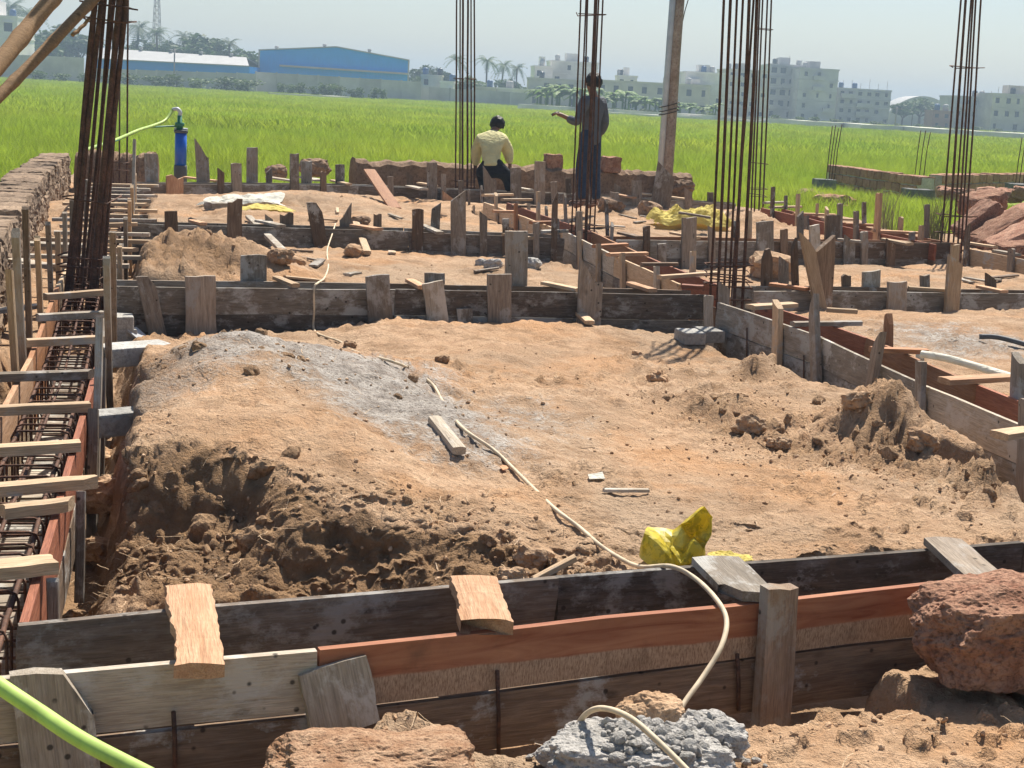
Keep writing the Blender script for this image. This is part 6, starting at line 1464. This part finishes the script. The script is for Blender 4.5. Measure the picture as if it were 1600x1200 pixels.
    for i, q in enumerate(vs_):
        d = 1 + .10 * mnoise.noise(q * 2.6 + J['head']) + .07 * mnoise.noise(q * 7) + .04 * mnoise.noise(q * 16)
        v.append(c + Vector((q.x * .114, q.y * .118, q.z * .122)) * d)
    f = [t for t in fs_ if all((vs_[k].dot(look) < .55 + .5 * vs_[k].z) and vs_[k].z > -.62 for k in t)]
    obj('hair', mesh('hair', v, f, True), M_HAIR, body)
    for k in (1, -1):      # eyes
        q = J['head'] + look * .078 + look.cross(Vector((0, 0, 1))) * (.030 * k) + Vector((0, 0, .012)); obj('eye', mesh('eye', [q + w * .011 for w in ico(2)[0]], ico(2)[1], True), M_HAIR, body)
    return body
# man in grey standing behind the column, turned to the left
Y = 19.9; bx = D(924, 200, Y).x; gz = max(height_at(bx, Y), -.04); F = Vector((-.80, .60, 0)).normalized(); Sd = Vector((-F.y, F.x, 0)); Sl = Vector((-.60, -.80, 0))
B = Vector((bx, Y, gz)); hgt = (D(922, 115, Y).z - gz) / 1.72; L_ = lambda f, s, z: B + (F * f + Sl * s) * hgt + Vector((0, 0, z * hgt))
J = dict(pelvis=L_(0, 0, .93), waist=L_(.01, 0, 1.10), chest=L_(0, 0, 1.30), neckb=L_(0, 0, 1.44), neck=L_(.015, 0, 1.49), head=L_(.03, 0, 1.60), crown=L_(.02, 0, 1.665),
         lsh=L_(0, .19, 1.38), rsh=L_(0, -.19, 1.38), lel=D(902, 192, Y - .25), lwr=D(880, 181, Y - .22), rel=L_(-.03, -.25, 1.10), rwr=L_(.08, -.27, .86),
         lhip=L_(0, .09, .88), rhip=L_(0, -.09, .88), lkn=L_(.05, .10, .49), rkn=L_(-.02, -.10, .49), lan=L_(-.02, .11, .085), ran=L_(-.08, -.11, .085), foot=F, side=Sl,
         lhd=D(868, 176, Y - .2) - D(880, 181, Y - .22), rhd=Vector((-.8, .3, -.3)))
person('man in a grey shirt and navy trousers standing behind a rebar column, arm stretched left', B, J, None, F, M_SHIRTG, M_NAVY, {'l': .75, 'r': .6})
tag(obj('hand_tool', tube_mesh([D(862, 180, Y - .2), D(868, 177, Y - .2), D(874, 175, Y - .2)], .018, 8, [1.1, 1, .8]), M_DARKGREY), 'small dark tool in the hand of the man in grey', 'tool')
# man in yellow squatting with his back to us
Y = 22.35; P_ = lambda x, y, dy=0: D(x, y, Y + dy); F2 = Vector((.18, .98, 0)).normalized(); Sl2 = Vector((-.98, .18, 0))
J = dict(pelvis=P_(768, 262), waist=P_(767, 244, .08), chest=P_(767, 222, .20), neckb=P_(771, 205, .30), neck=P_(774, 202, .35), head=P_(777, 195, .43), crown=P_(779, 190, .46),
         lsh=P_(751, 218, .22), rsh=P_(786, 219, .22), lel=P_(744, 239, .32), lwr=P_(743, 262, .38), rel=P_(794, 237, .30), rwr=P_(797, 259, .32),
         lhip=P_(758, 266), rhip=P_(781, 265), lkn=P_(754, 270, .36), rkn=P_(795, 277, .12), lan=P_(757, 303, .22), ran=P_(797, 304, .02), foot=F2, side=Sl2, lhd=Vector((.05, .3, -1)), rhd=Vector((-.05, .3, -1)))
person('man in a pale yellow shirt squatting with his back turned beside the slim bars', P_(770, 300), J, None, F2, M_SHIRTY, M_BLACK, {'l': .9, 'r': .9}, 1.25, .03, 1.3)

# ------------------------------------------------------------------ the hazy air over the field
hz = bpy.data.materials.new('haze_air'); hz.use_nodes = True; nt = hz.node_tree; nt.nodes.clear()
ho = nt.nodes.new('ShaderNodeOutputMaterial'); hv = nt.nodes.new('ShaderNodeVolumePrincipled')
hv.inputs['Color'].default_value = (.63, .82, 1.0, 1); hv.inputs['Density'].default_value = .0011; hv.inputs['Anisotropy'].default_value = 0.0
nt.links.new(hv.outputs[0], ho.inputs['Volume'])
hb = obj('haze', boxm(-1450, -90, -3.0, 1450, 1450, 28.0), hz); hb['kind'] = 'stuff'
